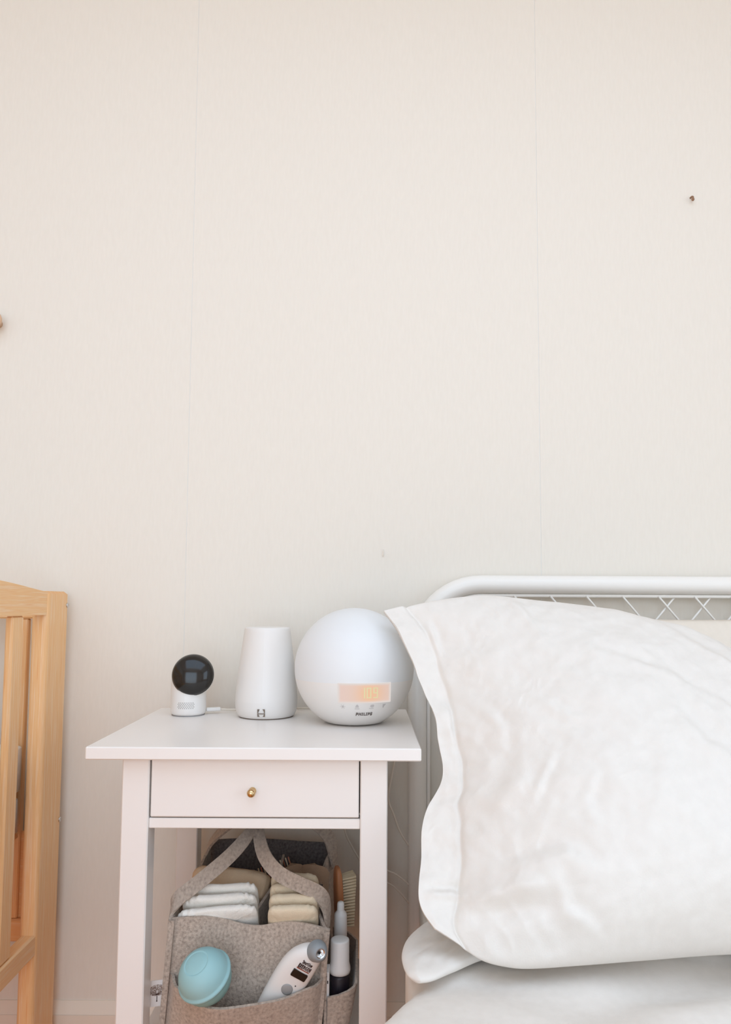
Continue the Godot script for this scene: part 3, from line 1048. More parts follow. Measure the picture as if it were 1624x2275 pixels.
func wake_up_light() -> void:
	var t := thing("wake_up_light", "round white wake-up light globe with a glowing orange clock display, right on the nightstand", "alarm clock", Vector3(-0.0178, 0.70, -1.245))
	var r := 0.1005
	var c := Vector3(0, 0.0905, 0)
	var st := mb()
	lathe(st, PackedVector2Array([Vector2(0, 0), Vector2(0.0345, 0), Vector2(0.036, 0.0022)]), 64)
	part("foot_ring", st, M.print_grey, t)
	var split := -0.0165
	st = mb()
	var low := sphere_profile(r, -0.0885, split, 26)
	low.insert(0, Vector2(0.036, -0.0885))
	lathe(st, low, 96, Transform3D(Basis(), c))
	var body := part("housing", st, M.plastic, t)
	st = mb()
	var hi := sphere_profile(r, split, r, 40)
	lathe(st, hi, 96, Transform3D(Basis(), c))
	part("lamp_shade", st, M.plastic_cool, t)
	# clock display: a piece of the sphere, lit from inside
	var img := Image.create(384, 160, false, Image.FORMAT_RGB8)
	var lit := func(x: float, y: float) -> Color:
		var dx := (x - 0.60) / 0.24
		var dy := (y - 0.50) / 0.62
		var g := exp(-(dx * dx + dy * dy))
		var e := smoothstep(0.0, 0.16, minf(minf(x * 2.4, (1.0 - x) * 2.4), minf(y, 1.0 - y)))
		var col := c8(240, 212, 200).lerp(c8(253, 200, 158), g)
		return c8(236, 228, 224).lerp(col, e)
	for y in 160:
		for x in 384:
			img.set_pixel(x, y, lit.call(x / 384.0, y / 160.0))
	# digits 1 09 drawn as segments
	var segs := {"1": [1, 2], "0": [0, 1, 2, 3, 4, 5], "9": [0, 1, 2, 3, 5, 6]}
	var dig := c8(238, 226, 176)
	var px := 186
	for ch: String in ["1", "0", "9"]:
		var w := 34
		var y0 := 34
		var y1 := 120
		var ym := 77
		var lw := 9
		var x0 := px
		for sg: int in segs[ch]:
			var rc := Rect2i()
			match sg:
				0: rc = Rect2i(x0, y0, w, lw)
				1: rc = Rect2i(x0 + w - lw, y0, lw, ym - y0)
				2: rc = Rect2i(x0 + w - lw, ym, lw, y1 - ym)
				3: rc = Rect2i(x0, y1 - lw, w, lw)
				4: rc = Rect2i(x0, ym, lw, y1 - ym)
				5: rc = Rect2i(x0, y0, lw, ym - y0)
				6: rc = Rect2i(x0, ym - 4, w, lw)
			if ch == "1":
				rc.position.x -= 22
			img.fill_rect(rc, dig)
		px += 22 if ch == "1" else 48
	var dm := plain(c8(60, 55, 52), 0.35)
	dm.emission_enabled = true
	dm.emission = Color.WHITE
	dm.emission_operator = BaseMaterial3D.EMISSION_OP_MULTIPLY
	dm.emission_texture = ImageTexture.create_from_image(img)
	dm.emission_energy_multiplier = 0.92
	dm.texture_repeat = false
	st = mb()
	var ang := func(u: float, v: float) -> Vector3:
		var y := lerpf(-0.0475, -0.0155, v)
		var rr := sqrt(r * r - y * y) + 0.0004
		var x := lerpf(-0.0245, 0.0590, u)
		return c + Vector3(x, y, sqrt(maxf(rr * rr - x * x, 0.0)))
	sheet(st, ang, 40, 16, 0.0009)
	part("display", st, dm, body)
	# lettering and button marks on the front below the display
	var lay := func(x: float, y: float, lift: float) -> Transform3D:
		var q := Vector3(x, y, sqrt(r * r - x * x - y * y))
		var nr := q.normalized()
		var b := Basis(Vector3.UP.cross(nr).normalized(), Vector3.ZERO, nr)
		b.y = nr.cross(b.x)
		return Transform3D(b, c + nr * (r + lift))
	text_part("brand_lettering", "PHILIPS", 0.0062, 0.0012, lay.call(0.0168, -0.0665, 0.0), M.print_grey, body, 0.0262)
	var bx := [-0.0165, 0.0060, 0.0290, 0.0480]
	for i in 4:
		st = mb()
		var xf: Transform3D = lay.call(bx[i], -0.0535, -0.0002)
		match i:
			0:
				plate(st, rrect(0.0040, 0.0040, 0.0019, 4), 0.0006, xf)
				for k in 6:
					plate(st, rrect(0.0010, 0.0010, 0.0004, 2), 0.0006, xf * Transform3D(Basis(), Vector3(cos(TAU * k / 6.0), sin(TAU * k / 6.0), 0) * 0.0036))
			1:
				plate(st, PackedVector2Array([Vector2(-0.0030, -0.0015), Vector2(0.0030, -0.0015), Vector2(0.0018, 0.0025), Vector2(0, 0.0045), Vector2(-0.0018, 0.0025)]), 0.0006, xf)
				plate(st, rrect(0.0075, 0.0009, 0.0003, 2), 0.0006, xf * Transform3D(Basis(), Vector3(0, -0.0042, 0)))
			2:
				plate(st, rrect(0.0062, 0.0050, 0.0022, 4), 0.0006, xf * Transform3D(Basis(), Vector3(0.0005, 0.001, 0)))
				plate(st, rrect(0.0075, 0.0009, 0.0003, 2), 0.0006, xf * Transform3D(Basis(), Vector3(0, -0.0038, 0)))
			3:
				plate(st, PackedVector2Array([Vector2(-0.0028, 0.0035), Vector2(0.0028, 0.0035), Vector2(0.0008, -0.0012), Vector2(0.0005, -0.004), Vector2(-0.0005, -0.004), Vector2(-0.0008, -0.0012)]), 0.0006, xf)
		part("button_mark", st, M.print_pale, body)

# ------------------------------------------------------------------ the felt caddy on the shelf
const BX0 := -0.2765
const BX1 := -0.0540
const BZ0 := -1.345
const BZ1 := -1.083
const BY := 0.2525

func caddy() -> void:
	var t := thing("diaper_caddy", "grey felt diaper caddy with two strap handles, standing on the nightstand shelf", "caddy", Vector3(-0.17, BY, -1.21))
	var o := Vector3(0.17, -BY, 1.21)
	var nz := FastNoiseLite.new()
	nz.seed = 3
	nz.frequency = 6.0
	var st := mb()
	box2(st, Vector3(BX0 + 0.004, BY, BZ0 + 0.003) + o, Vector3(BX1 - 0.006, BY + 0.005, BZ1 - 0.003) + o, 0.001)
	part("bottom", st, M.felt, t)
	# front panel with a wavy rim
	var rim := PackedVector2Array([Vector2(0, 0.4475), Vector2(0, 0.4480), Vector2(0, 0.4465), Vector2(0, 0.4410), Vector2(0, 0.4340), Vector2(0, 0.4325), Vector2(0, 0.4375), Vector2(0, 0.4395), Vector2(0, 0.4375), Vector2(0, 0.4330)])
	st = mb()
	sheet(st, func(u: float, v: float) -> Vector3:
		var yt := curve2(rim, u).y
		var y := lerpf(BY, yt, v)
		var x := lerpf(lerpf(BX0 - 0.012, BX0 + 0.002, v), lerpf(BX1 - 0.012, BX1 + 0.006, v), u)
		return Vector3(x, y, BZ1 + 0.004 * sin(v * PI) * sin(u * PI) - 0.014 * sin(u * PI) * v * v + 0.002 * nz.get_noise_2d(x * 2.0, y * 2.0)) + o, 40, 24, 0.0042)
	var front := part("front_panel", st, M.felt, t)
	# stitched seams of the front corners
	for k: float in [0.0, 1.0]:
		var px := lerpf(BX0, BX1 - 0.002, k)
		st = mb()
		sheet(st, func(u: float, v: float) -> Vector3:
			var y := lerpf(BY + 0.001, lerpf(0.447, 0.4325, k), v)
			var x := px + lerpf(-0.012, 0.002, v) + (u - 0.5) * 0.0075 + lerpf(0.001, 0.002, k)
			return Vector3(x, y, BZ1 + 0.0068 + 0.0012 * sin(u * PI)) + o, 4, 24, 0.0022)
		part("corner_seam", st, M.felt, front)
	# front pocket bulging over its contents
	var prim := PackedVector2Array([Vector2(0, 0.3720), Vector2(0, 0.3665), Vector2(0, 0.3610), Vector2(0, 0.3595), Vector2(0, 0.3590), Vector2(0, 0.3592), Vector2(0, 0.3598), Vector2(0, 0.3625), Vector2(0, 0.3680), Vector2(0, 0.3690)])
	st = mb()
	sheet(st, func(u: float, v: float) -> Vector3:
		var yt := curve2(prim, u).y
		var y := lerpf(BY, yt, v)
		var x := lerpf(lerpf(BX0 - 0.008, BX0 + 0.003, v), lerpf(BX1 - 0.014, BX1 + 0.001, v), u)
		var bulge := 0.012 + 0.056 * pow(sin(PI * u), 0.6) * pow(v, 0.6) * (0.74 + 0.33 * exp(-pow((u - 0.30) / 0.22, 2.0)))
		bulge *= smoothstep(0.0, 0.06, minf(u, 1.0 - u)) * 0.9 + 0.1
		return Vector3(x, y, BZ1 + bulge + 0.0016 * nz.get_noise_2d(x * 2.0, y * 3.0)) + o, 48, 20, 0.0040)
	part("front_pocket", st, M.felt, t)
	# back and side panels
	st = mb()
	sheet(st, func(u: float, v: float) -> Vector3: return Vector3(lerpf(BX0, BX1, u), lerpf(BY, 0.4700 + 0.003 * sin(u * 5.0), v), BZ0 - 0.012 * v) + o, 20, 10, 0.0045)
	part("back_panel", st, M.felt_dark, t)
	st = mb()
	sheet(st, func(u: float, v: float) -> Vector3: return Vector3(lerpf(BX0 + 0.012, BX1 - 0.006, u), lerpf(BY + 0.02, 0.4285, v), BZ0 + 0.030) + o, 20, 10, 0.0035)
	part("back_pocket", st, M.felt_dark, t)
	for k in 2:
		var x0 := BX0 if k == 0 else BX1
		var sgn := -1.0 if k == 0 else 1.0
		st = mb()
		sheet(st, func(u: float, v: float) -> Vector3:
			# u runs front to back
			var z := lerpf(BZ1, BZ0, u)
			var yt := lerpf(0.447 if k == 0 else 0.434, 0.466, u) - 0.022 * sin(PI * u) * (0.4 if k == 0 else 1.0)
			if k == 1:
				yt += 0.012 * sin(u * 9.0) * sin(PI * u)
			var lean := sgn * -0.022 * sin(PI * u) * v * v if k == 1 else 0.0
			return Vector3(x0 + lean, lerpf(BY, yt, v), z) + o, 30, 14, 0.0042)
		part("side_panel", st, M.felt, t)
	# dividers inside
	st = mb()
	sheet(st, func(u: float, v: float) -> Vector3: return Vector3(lerpf(-0.166, -0.139, smoothstep(0.0, 0.55, u)) + 0.004 * sin(v * 6.0) + 0.020 * (v - 0.8) * (1.0 - u), lerpf(0.36, 0.436 + 0.024 * smoothstep(0.0, 0.6, u), v), lerpf(BZ1 - 0.030, BZ0 + 0.032, u)) + o, 16, 12, 0.0038)
	part("divider", st, M.felt, t)
	st = mb()
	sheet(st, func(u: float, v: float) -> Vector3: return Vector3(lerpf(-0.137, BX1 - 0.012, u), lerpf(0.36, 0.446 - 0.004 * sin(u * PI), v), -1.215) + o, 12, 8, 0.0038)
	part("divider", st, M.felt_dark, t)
	# side pocket at the right, holding brush and bottles
	st = mb()
	sheet(st, func(u: float, v: float) -> Vector3:
		var z := lerpf(BZ1 + 0.001, BZ0 + 0.07, u)
		var bul := 0.041 * sqrt(smoothstep(0.0, 0.10, u)) * sqrt(clampf((1.0 - u) * 4.0, 0.0, 1.0)) * pow(v, 0.4)
		return Vector3(BX1 + 0.003 + bul, lerpf(BY, 0.340 + 0.014 * smoothstep(0.0, 0.14, u), v), z) + o, 40, 12, 0.0036)
	part("side_pocket", st, M.felt, t)
	# handles: each strap runs from a front corner over the middle to the back corner
	st = mb()
	strap(st, PackedVector3Array([Vector3(-0.2805, 0.415, -1.10) + o, Vector3(-0.2805, 0.447, -1.10) + o, Vector3(-0.272, 0.466, -1.10) + o, Vector3(-0.243, 0.4865, -1.115) + o, Vector3(-0.205, 0.513, -1.145) + o, Vector3(-0.180, 0.537, -1.18) + o, Vector3(-0.176, 0.550, -1.21) + o, Vector3(-0.196, 0.542, -1.25) + o, Vector3(-0.238, 0.512, -1.29) + o, Vector3(-0.270, 0.476, -1.315) + o, Vector3(-0.282, 0.440, -1.32) + o]),
		PackedVector3Array([Vector3(0.1, -0.1, 1), Vector3(0.15, -0.25, 1), Vector3(0.5, -0.8, 0.6), Vector3(0.55, -0.8, 0.35), Vector3(0.6, -0.75, 0.3), Vector3(0.5, -0.6, 0.6), Vector3(0.2, -0.2, 1), Vector3(0.2, -0.1, 1), Vector3(0.3, -0.3, 0.8), Vector3(0.2, -0.2, 1), Vector3(0, 0, 1)]), 0.0215, 0.0042, 12)
	part("handle", st, M.felt, t)
	st = mb()
	strap(st, PackedVector3Array([Vector3(-0.0535, 0.415, -1.125) + o, Vector3(-0.055, 0.445, -1.125) + o, Vector3(-0.066, 0.4685, -1.118) + o, Vector3(-0.092, 0.482, -1.115) + o, Vector3(-0.126, 0.497, -1.12) + o, Vector3(-0.152, 0.518, -1.14) + o, Vector3(-0.166, 0.543, -1.18) + o, Vector3(-0.160, 0.553, -1.21) + o, Vector3(-0.128, 0.550, -1.25) + o, Vector3(-0.086, 0.520, -1.29) + o, Vector3(-0.060, 0.486, -1.312) + o, Vector3(-0.051, 0.440, -1.315) + o]),
		PackedVector3Array([Vector3(0.1, 0.1, -1), Vector3(0.35, 0.2, -0.9), Vector3(0.7, 0.6, -0.5), Vector3(0.35, 0.9, -0.3), Vector3(0.4, 0.85, -0.3), Vector3(0.65, 0.65, -0.3), Vector3(0.7, 0.3, -0.7), Vector3(0.3, 0.1, -1), Vector3(0.5, 0.4, -0.9), Vector3(0.6, 0.5, -0.6), Vector3(0.7, 0.3, -0.5), Vector3(0.2, 0, -1)]), 0.0215, 0.0042, 12)
	part("handle", st, M.felt, t)
	# white cloth tag with a printed tree, sewn into the left corner seam
	var tagimg := Image.create(192, 320, false, Image.FORMAT_RGB8)
	tagimg.fill(c8(240, 232, 226))
	var rng := RandomNumberGenerator.new()
	rng.seed = 5
	var ink := c8(70, 44, 34)
	for i in 1100:
		var a := rng.randf() * TAU
		var rad := sqrt(rng.randf()) * 78.0
		if absf(rad * cos(a)) < 8.0 and sin(a) > 0.3:
			continue
		var px := int(96 + cos(a) * rad)
		var py := int(120 + sin(a) * rad * 0.9)
		tagimg.fill_rect(Rect2i(px, py, 3, rng.randi_range(3, 7)), ink.lerp(c8(200, 160, 130), rng.randf() * 0.7))
	for k in 9:
		var a := -PI * 0.5 + (k - 4) * 0.36
		for s in 60:
			var d := s * 1.1
			tagimg.fill_rect(Rect2i(int(96 + cos(a) * d), int(178 + sin(a) * d), 4 - s / 22, 4 - s / 22), ink)
	for y in range(170, 262):
		var w := 7 + int(maxf(0.0, (y - 240) * 0.35))
		tagimg.fill_rect(Rect2i(96 - w / 2, y, w, 1), ink)
	var tm := plain(Color.WHITE, 0.85)
	tm.albedo_texture = ImageTexture.create_from_image(tagimg)
	tm.texture_repeat = false
	st = mb()
	sheet(st, func(u: float, v: float) -> Vector3: return Vector3(lerpf(-0.3075, -0.2795, u), lerpf(0.3245, 0.3600, v) + 0.003 * u, BZ1 - 0.001 + 0.002 * (1.0 - u)) + o, 6, 6, 0.0009)
	var tg := part("cloth_tag", st, tm, t)
	tg.set_meta("label", "white tag printed with a tree")

# ------------------------------------------------------------------ what the caddy holds
func xf_at(p: Vector3, rx := 0.0, ry := 0.0, rz := 0.0) -> Transform3D:
	return Transform3D(Basis.from_euler(Vector3(rx, ry, rz)), p)

func frilled_pad(s: Vector3, wav: float, seed_: int) -> SurfaceTool:
	# a folded diaper: rounded slab, ruffled along its long front and back edges
	var st := mb()
	var n := FastNoiseLite.new()
	n.seed = seed_
	n.frequency = 1.0
	var nu := 96
	var nv := 18
	st.set_smooth_group(1)
	var g := []
	for i in nv + 1:
		var row := PackedVector3Array()
		var ph := PI * (float(i) / nv - 0.5)
		for j in nu:
			var th := TAU * j / nu
			var c := pow(absf(cos(ph)), 0.45)
			var q := Vector3(c * signf(sin(th)) * pow(absf(sin(th)), 0.3), signf(sin(ph)) * pow(absf(sin(ph)), 0.7), c * signf(cos(th)) * pow(absf(cos(th)), 0.35)) * s * 0.5
			var edge := smoothstep(0.25, 0.5, absf(q.z) / s.z)
			q.y += edge * wav * (sin(q.x * 900.0 + seed_) * 0.5 + n.get_noise_2d(q.x * 160.0, q.z * 50.0))
			q.z += signf(q.z) * edge * wav * 0.8 * sin(q.x * 620.0 + seed_ * 2.0)
			q.y += 0.0012 * n.get_noise_2d(q.x * 60.0 + 7.0, q.z * 60.0)
			row.append(q)
		g.append(row)
	for i in nv:
		for j in nu:
			var k := (j + 1) % nu
			if i == 0:
				tri(st, g[0][0], g[1][k], g[1][j])
			elif i == nv - 1:
				tri(st, g[i][j], g[i][k], g[nv][0])
			else:
				quad(st, g[i][j], g[i][k], g[i + 1][k], g[i + 1][j])
	st.set_smooth_group(-1)
	return st

func contents() -> void:
	# three white diapers standing on edge at the front left
	var wl := ["white folded diaper nearest the front rim of the caddy, its bright fold showing", "white folded diaper in the middle of the left stack in the caddy", "white ruffled diaper at the back of the left stack, against the beige cloth"]
	var wp := [Vector3(-0.2135, 0.420, -1.118), Vector3(-0.2135, 0.431, -1.135), Vector3(-0.2120, 0.440, -1.152)]
	for i in 3:
		var t := thing("diaper", wl[i], "diaper", wp[i], "white diapers in the caddy")
		t.rotation = Vector3(-1.02, 0.0, 0.10 - 0.03 * i)
		part("folded_diaper", frilled_pad(Vector3(0.117 - 0.006 * i, 0.0165, 0.085), 0.0014, 3 + i), M.diaper, t)
	# cream diapers at the front right
	var cl := ["cream folded diaper nearest the front rim on the right side of the caddy", "cream folded diaper second from the front on the right side of the caddy", "cream folded diaper third from the front on the right side of the caddy", "cream folded diaper rearmost and tallest on the right side of the caddy"]
	for i in 4:
		var t := thing("diaper", cl[i], "diaper", Vector3(-0.103 - 0.001 * i, 0.4235 + 0.0085 * i, -1.115 - 0.0185 * i), "cream diapers in the caddy")
		t.rotation = Vector3(-1.02, 0.0, 0.02 - 0.02 * i)
		part("folded_diaper", frilled_pad(Vector3(0.074, 0.0185, 0.085), 0.0006, 13 + i), M.diaper_cream, t)
	# rolled beige cloth behind the white diapers
	var t := thing("rolled_cloth", "plain beige cloth folded into a thick bundle behind the white diapers", "cloth", Vector3(-0.2125, 0.437, -1.222))
	t.rotation = Vector3(-0.5, 0, -0.10)
	var st := mb()
	pad(st, Vector3(0.126, 0.052, 0.10), 0.42, Transform3D(), 0.003, 8, 56, 28)
	part("bundle", st, M.cloth_beige, t)
	# scalloped muslin behind the right divider
	t = thing("muslin_cloth", "tan muslin cloth with a scalloped top behind the right strap", "cloth", Vector3(-0.098, 0.400, -1.262))
	st = mb()
	sheet(st, func(u: float, v: float) -> Vector3:
		var x := lerpf(-0.040, 0.038, u)
		var top := 0.052 + 0.0085 * absf(sin(u * PI * 2.0 + 0.35)) - 0.012 * pow(u * 2.0 - 1.0, 4.0)
		return Vector3(x, lerpf(-0.03, top, v), 0.006 * sin(u * 11.0) * v - 0.010 * v * v), 36, 14, 0.016)
	part("folded_muslin", st, M.muslin, t)
	# copper comb peeking out between beige bundle and muslin
	t = thing("comb", "small copper-brown comb with pale teeth peeking out behind the caddy strap", "comb", Vector3(-0.150, 0.4400, -1.285))
	t.rotation = Vector3(-0.2, 0, 0.35)
	st = mb()
	cbox(st, Vector3(0, -0.014, 0), Vector3(0.062, 0.014, 0.004), 0.001)
	part("spine", st, M.copper, t)
	for i in 12:
		st = mb()
		cbox(st, Vector3(-0.027 + i * 0.0049, 0.004, 0), Vector3(0.0021, 0.024, 0.003), 0.0006)
		part("tooth", st, M.diaper_cream if i % 2 == 0 else M.copper, t)
	# teal silicone ball of two halves in the front pocket
	t = thing("silicone_ball", "pale teal two-part silicone snack ball sitting in the front pocket of the caddy", "container", Vector3(-0.2150, 0.3910, -1.034))
	var ax := Vector3(-0.30, 0.80, 0.52).normalized()
	var bx := Vector3(0, 0, 1).cross(ax).normalized()
	t.basis = Basis(bx, ax, bx.cross(ax))
	st = mb()
	lathe(st, PackedVector2Array([Vector2(0.0350, -0.0005), Vector2(0.0372, 0.0005), Vector2(0.0378, 0.0025), Vector2(0.0370, 0.0045), Vector2(0.0352, 0.0055), Vector2(0.0346, 0.0075), Vector2(0.0336, 0.0125), Vector2(0.0310, 0.0185), Vector2(0.0272, 0.0240), Vector2(0.0222, 0.0285), Vector2(0.0178, 0.0312), Vector2(0.0168, 0.0314), Vector2(0.0160, 0.0308), Vector2(0.0150, 0.0314), Vector2(0.008, 0.0322), Vector2(0, 0.0324)]), 64)
	part("lid", st, M.teal, t)
	st = mb()
	var bowl := PackedVector2Array()
	for i in 15:
		var a := PI * 0.5 * (1.0 - i / 14.0)
		bowl.append(Vector2(0.0352 * cos(a), -0.0360 * sin(a)))
	bowl[0].x = 0.0
	lathe(st, bowl, 64)
	part("bowl", st, M.teal_low, t)
	thermometer()
	brush_and_bottles()

func thermometer() -> void:
	var t := thing("thermometer", "white handheld forehead thermometer with a grey probe head leaning in the front pocket", "thermometer", Vector3(-0.1045, 0.3710, -1.060))
	# local x across, y along the body up to the head, z to the front
	var d := Vector3(0.545, 0.838, 0.10).normalized()
	var x := d.cross(Vector3(0.0, -0.15, 1.0)).normalized()
	t.basis = Basis(x, d, x.cross(d))
	var st := mb()
	# body: stacked rounded sections
	var sec := [[-0.060, 0.015, 0.009, -0.001], [-0.050, 0.0190, 0.011, -0.001], [-0.032, 0.0215, 0.0125, -0.001], [-0.010, 0.0235, 0.0135, -0.001], [0.010, 0.0245, 0.0140, -0.001], [0.026, 0.0240, 0.0138, -0.001], [0.040, 0.0220, 0.0132, 0.0], [0.050, 0.0190, 0.0124, 0.0020], [0.058, 0.0150, 0.0110, 0.0045], [0.063, 0.0095, 0.0075, 0.0065], [0.065, 0.0005, 0.0005, 0.0070]]
	var dense := []
	for i in sec.size() - 1:
		for k in 4:
			var f := k / 4.0
			var row := []
			for c in 4:
				row.append(cubic_interpolate(sec[i][c], sec[i + 1][c], sec[maxi(i - 1, 0)][c], sec[mini(i + 2, sec.size() - 1)][c], f))
			dense.append(row)
	dense.append(sec[sec.size() - 1])
	var seg := 36
	st.set_smooth_group(1)
	for i in dense.size() - 1:
		for j in seg:
			var ps := []
			for e: Vector2i in [Vector2i(0, 0), Vector2i(0, 1), Vector2i(1, 1), Vector2i(1, 0)]:
				var r: Array = dense[i + e.x]
				var a := TAU * (j + e.y) / seg
				ps.append(Vector3(float(r[3]) + float(r[1]) * signf(sin(a)) * pow(absf(sin(a)), 0.8), r[0], float(r[2]) * signf(cos(a)) * pow(absf(cos(a)), 0.8)))
			quad(st, ps[0], ps[1], ps[2], ps[3])
	st.set_smooth_group(-1)
	part("body", st, M.plastic, t)
	# grey probe head with a steel cup facing front right
	var hc := Vector3(0.0075, 0.0630, 0.006)
	var fw := t.basis.inverse() * Vector3(0.42, 0.12, 0.90).normalized()
	var hx := Vector3.UP.cross(fw).normalized()
	var hb := Basis(hx, fw, hx.cross(fw))
	st = mb()
	lathe(st, PackedVector2Array([Vector2(0, -0.010), Vector2(0.0105, -0.0085), Vector2(0.0142, -0.003), Vector2(0.0146, 0.0), Vector2(0.0138, 0.0015), Vector2(0.0137, 0.0028), Vector2(0.0128, 0.0070), Vector2(0.0108, 0.0108), Vector2(0.0086, 0.0130), Vector2(0.0072, 0.0137), Vector2(0.0064, 0.0134)]), 48, Transform3D(hb, hc))
	var grey := plain(c8(150, 154, 156), 0.45)
	var head := part("probe_head", st, grey, t)
	st = mb()
	lathe(st, PackedVector2Array([Vector2(0.0066, 0.0134), Vector2(0.0058, 0.0134), Vector2(0.0046, 0.0112), Vector2(0.0030, 0.0094), Vector2(0.0021, 0.0088)]), 40, Transform3D(hb, hc))
	part("probe_cup", st, M.steel, head)
	st = mb()
	lathe(st, PackedVector2Array([Vector2(0.0022, 0.0088), Vector2(0.0012, 0.0084), Vector2(0, 0.0083)]), 20, Transform3D(hb, hc))
	part("sensor", st, M.black, head)
	# display, button, lettering on the front: laid onto the body's own surface
	var lay := func(px: float, py: float, lift: float) -> Transform3D:
		var i := 0
		while i < dense.size() - 2 and float(dense[i + 1][0]) < py:
			i += 1
		var f := (py - float(dense[i][0])) / (float(dense[i + 1][0]) - float(dense[i][0]))
		var r := []
		for c in 4:
			r.append(lerpf(dense[i][c], dense[i + 1][c], f))
		var sx := clampf((px - float(r[3])) / float(r[1]), -0.98, 0.98)
		var a := asin(signf(sx) * pow(absf(sx), 1.25))
		var z: float = float(r[2]) * pow(cos(a), 0.8)
		return xf_at(Vector3(px, py, z + lift), 0.02, 0.55 * sx, 0)
	st = mb()
	plate(st, rrect(0.0225, 0.0105, 0.0014), 0.0022, lay.call(0.0030, 0.0250, -0.0014))
	part("screen", st, M.black_gloss, t)
	st = mb()
	lathe(st, PackedVector2Array([Vector2(0.0080, 0), Vector2(0.0078, 0.0013), Vector2(0.0062, 0.0019), Vector2(0, 0.0021)]), 32, lay.call(0.0000, -0.0008, -0.0004) * xf_at(Vector3.ZERO, PI / 2, 0, 0))
	part("button", st, plain(c8(158, 156, 154), 0.5), t)
	st = mb()
	lathe(st, PackedVector2Array([Vector2(0.0009, 0), Vector2(0.0009, 0.0006), Vector2(0, 0.0008)]), 12, lay.call(0.0072, 0.0092, -0.0002) * xf_at(Vector3.ZERO, PI / 2, 0, 0))
	part("indicator_dot", st, M.black, t)
	var ink := plain(c8(74, 46, 38), 0.8)
	text_part("lettering", "SmartGlow", 0.0038, 0.0024, lay.call(0.0045, 0.0440, -0.0004), ink, t, 0.0150, false)
	text_part("lettering", "EXERGEN", 0.0052, 0.0024, lay.call(0.0040, 0.0376, -0.0004), ink, t, 0.0190)
	st = mb()
	plate(st, rrect(0.0190, 0.0009, 0.0003, 2), 0.0018, lay.call(0.0035, 0.0336, -0.0010))
	part("underline", st, plain(c8(150, 70, 50), 0.8), t)

func brush_and_bottles() -> void:
	# hair brush standing in the side pocket, bristles to the right
	var t := thing("hair_brush", "wooden baby hair brush with dense cream bristles upright in the caddy side pocket", "brush", Vector3(-0.0385, 0.365, -1.232))
	t.rotation = Vector3(0, 0.25, 0.045)
	var st := mb()
	pad(st, Vector3(0.0125, 0.132, 0.034), 0.55, Transform3D(Basis(), Vector3(0, 0.038, 0)), 0.0, 1, 32, 24)
	part("wooden_back", st, M.beech, t)
	var rng := RandomNumberGenerator.new()
	rng.seed = 12
	for i in 17:
		st = mb()
		for k in 5:
			var y := 0.012 + i * 0.0046
			var z := (k - 2) * 0.0052
			var sp := 0.0021
			var p0 := Vector3(0.0055, y, z)
			var p1 := Vector3(lerpf(0.0215, 0.0280, i / 16.0) + rng.randf_range(-0.0004, 0.0004), y * 1.03, z * 1.1)
			# a tuft: narrow at the wood, spreading to a full face
			var seg := 8
			st.set_smooth_group(1)
			for j in seg:
				var a0 := TAU * j / seg
				var a1 := TAU * (j + 1) / seg
				var c0 := Vector3(0, cos(a0), sin(a0))
				var c1 := Vector3(0, cos(a1), sin(a1))
				var m0 := p0.lerp(p1, 0.42)
				oquad(st, p0 + c0 * 0.0014, p0 + c1 * 0.0014, m0 + c1 * sp, m0 + c0 * sp, c0 + c1)
				oquad(st, m0 + c0 * sp, m0 + c1 * sp, p1 + c1 * sp * 1.25, p1 + c0 * sp * 1.25, c0 + c1)
				tri(st, p1, p1 + c0 * sp * 1.25, p1 + c1 * sp * 1.25)
			st.set_smooth_group(-1)
		part("bristle_row", st, M.bristle, t)
	# dropper bottle with a narrow neck
	t = thing("dropper_bottle", "small white dropper bottle with a narrow nozzle in front of the brush", "bottle", Vector3(-0.0355, 0.345, -1.172))
	st = mb()
	lathe(st, PackedVector2Array([Vector2(0, 0), Vector2(0.0095, 0), Vector2(0.0100, 0.002), Vector2(0.0100, 0.058), Vector2(0.0098, 0.070), Vector2(0.0092, 0.074), Vector2(0.0062, 0.0775), Vector2(0.0056, 0.0790)]), 36)
	part("bottle_body", st, M.plastic, t)
	st = mb()
	lathe(st, PackedVector2Array([Vector2(0.0056, 0.0790), Vector2(0.0054, 0.0880), Vector2(0.0046, 0.0905), Vector2(0.0030, 0.0915), Vector2(0, 0.0917)]), 28)
	part("nozzle", st, M.plastic, t)
	# capped bottle with a dark label
	t = thing("capped_bottle", "white bottle with broad stepped cap and dark label, frontmost in the side pocket", "bottle", Vector3(-0.0345, 0.308, -1.117))
	st = mb()
	lathe(st, PackedVector2Array([Vector2(0, 0), Vector2(0.0140, 0), Vector2(0.0148, 0.002), Vector2(0.0148, 0.0455), Vector2(0.0140, 0.0475), Vector2(0.0120, 0.0485)]), 40)
	part("dark_label_body", st, plain(c8(34, 26, 34), 0.4), t)
	st = mb()
	lathe(st, PackedVector2Array([Vector2(0.0120, 0.0485), Vector2(0.0150, 0.0500), Vector2(0.0158, 0.0535), Vector2(0.0156, 0.0580), Vector2(0.0140, 0.0640), Vector2(0.0138, 0.0945), Vector2(0.0132, 0.0963), Vector2(0.0112, 0.0970), Vector2(0, 0.0972)]), 40)
	part("cap", st, M.plastic, t)
	# white carton edge beside it
	t = thing("small_carton", "slim white carton with a small dark mark beside the capped bottle", "box", Vector3(-0.0515, 0.300, -1.100))
	st = mb()
	cbox(st, Vector3(0, 0.035, 0), Vector3(0.0055, 0.072, 0.026), 0.0006)
	var cb := part("carton", st, M.plastic, t)
	st = mb()
	plate(st, rrect(0.0015, 0.0042, 0.0005, 2), 0.0003, Transform3D(Basis(), Vector3(0.0008, 0.0580, 0.01295)))
	part("printed_mark", st, M.black, cb)

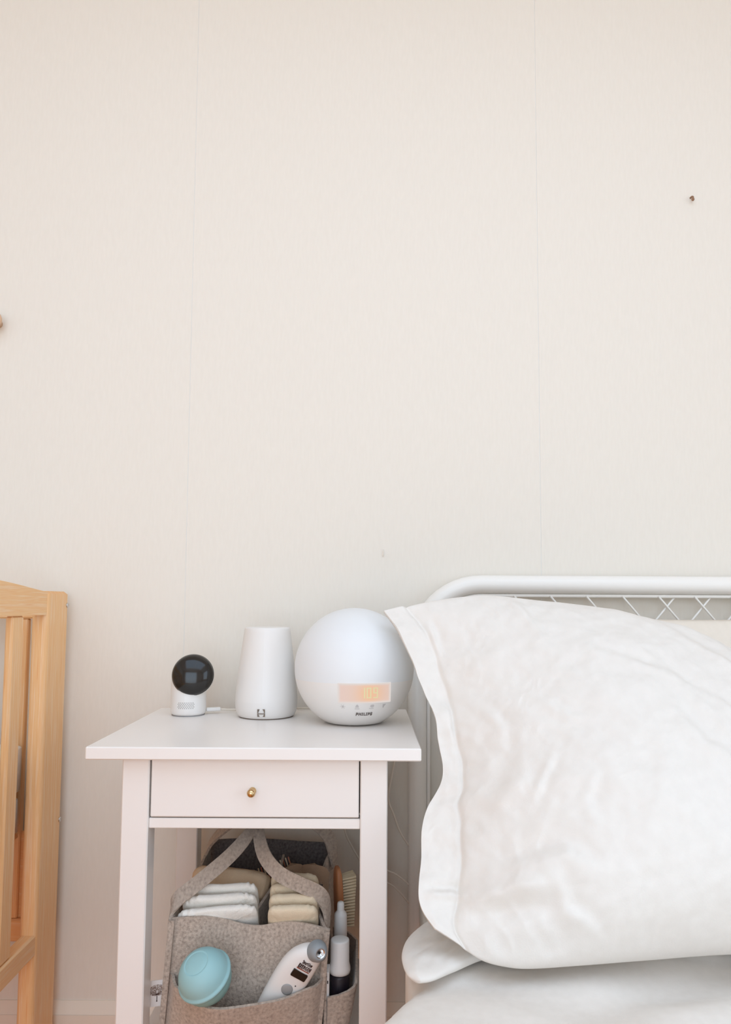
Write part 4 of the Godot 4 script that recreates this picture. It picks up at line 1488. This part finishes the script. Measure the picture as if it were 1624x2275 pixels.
# ------------------------------------------------------------------ cords, peg, nail
func cords_and_small() -> void:
	var cs := [
		["white cord hanging behind the right table leg and looping down to the bed post", [Vector3(0.062, 0.70, -1.418), Vector3(0.0575, 0.60, -1.42), Vector3(0.0463, 0.5318, -1.42), Vector3(0.0567, 0.4984, -1.42), Vector3(0.0696, 0.4651, -1.42), Vector3(0.092, 0.4323, -1.42)]],
		["upper of two thin white cords running low between table leg and bed", [Vector3(0.010, 0.402, -1.425), Vector3(0.0459, 0.3945, -1.42), Vector3(0.068, 0.384, -1.42), Vector3(0.098, 0.358, -1.42)]],
		["lower of two thin white cords running low between table leg and bed", [Vector3(0.008, 0.382, -1.425), Vector3(0.0460, 0.3723, -1.42), Vector3(0.066, 0.358, -1.42), Vector3(0.098, 0.322, -1.42)]],
		["thin white cord slanting down the wall behind the caddy brush", [Vector3(-0.058, 0.56, -1.43), Vector3(-0.0372, 0.4712, -1.42), Vector3(-0.022, 0.4375, -1.42), Vector3(0.002, 0.398, -1.42)]],
	]
	for c in cs:
		var st := mb()
		tube(st, curve(PackedVector3Array(c[1]), 10), 0.0018, 8)
		var m := part("power_cord", st, M.cord, self)
		tag(m, c[0], "cord", "cords behind the nightstand")
	# wooden peg at the left edge
	var t := thing("wall_peg", "round pale wooden wall peg cut off by the left edge of the photo", "peg", Vector3(-0.7556, 1.4660, WALL_Z))
	var st := mb()
	lathe(st, PackedVector2Array([Vector2(0, 0), Vector2(0.008, 0), Vector2(0.008, 0.014), Vector2(0.012, 0.018), Vector2(0.0175, 0.022), Vector2(0.0188, 0.026), Vector2(0.0178, 0.030), Vector2(0.0135, 0.0325), Vector2(0, 0.0338)]), 40, Transform3D(Basis(Vector3(1, 0, 0), PI / 2), Vector3.ZERO))
	part("knob", st, M.peg, t)
	# nail with a tiny hook at the upper right
	t = thing("nail", "tiny brown bent nail alone high on the right of the wall", "nail", Vector3(0.6728, 1.7415, WALL_Z))
	st = mb()
	tube(st, curve(PackedVector3Array([Vector3(0, 0.003, -0.002), Vector3(0.0002, 0.002, 0.006), Vector3(0.0006, -0.001, 0.010), Vector3(0.0008, -0.004, 0.009)]), 6), 0.0020, 10)
	part("shank", st, M.nail, t)
	st = mb()
	lathe(st, PackedVector2Array([Vector2(0, 0), Vector2(0.0030, 0.0004), Vector2(0.0032, 0.0014), Vector2(0.002, 0.0024), Vector2(0, 0.0027)]), 16, Transform3D(Basis(Vector3(1, 0, 0), PI * 0.62), Vector3(0.0008, -0.0050, 0.0082)))
	part("nail_head", st, M.nail, t)
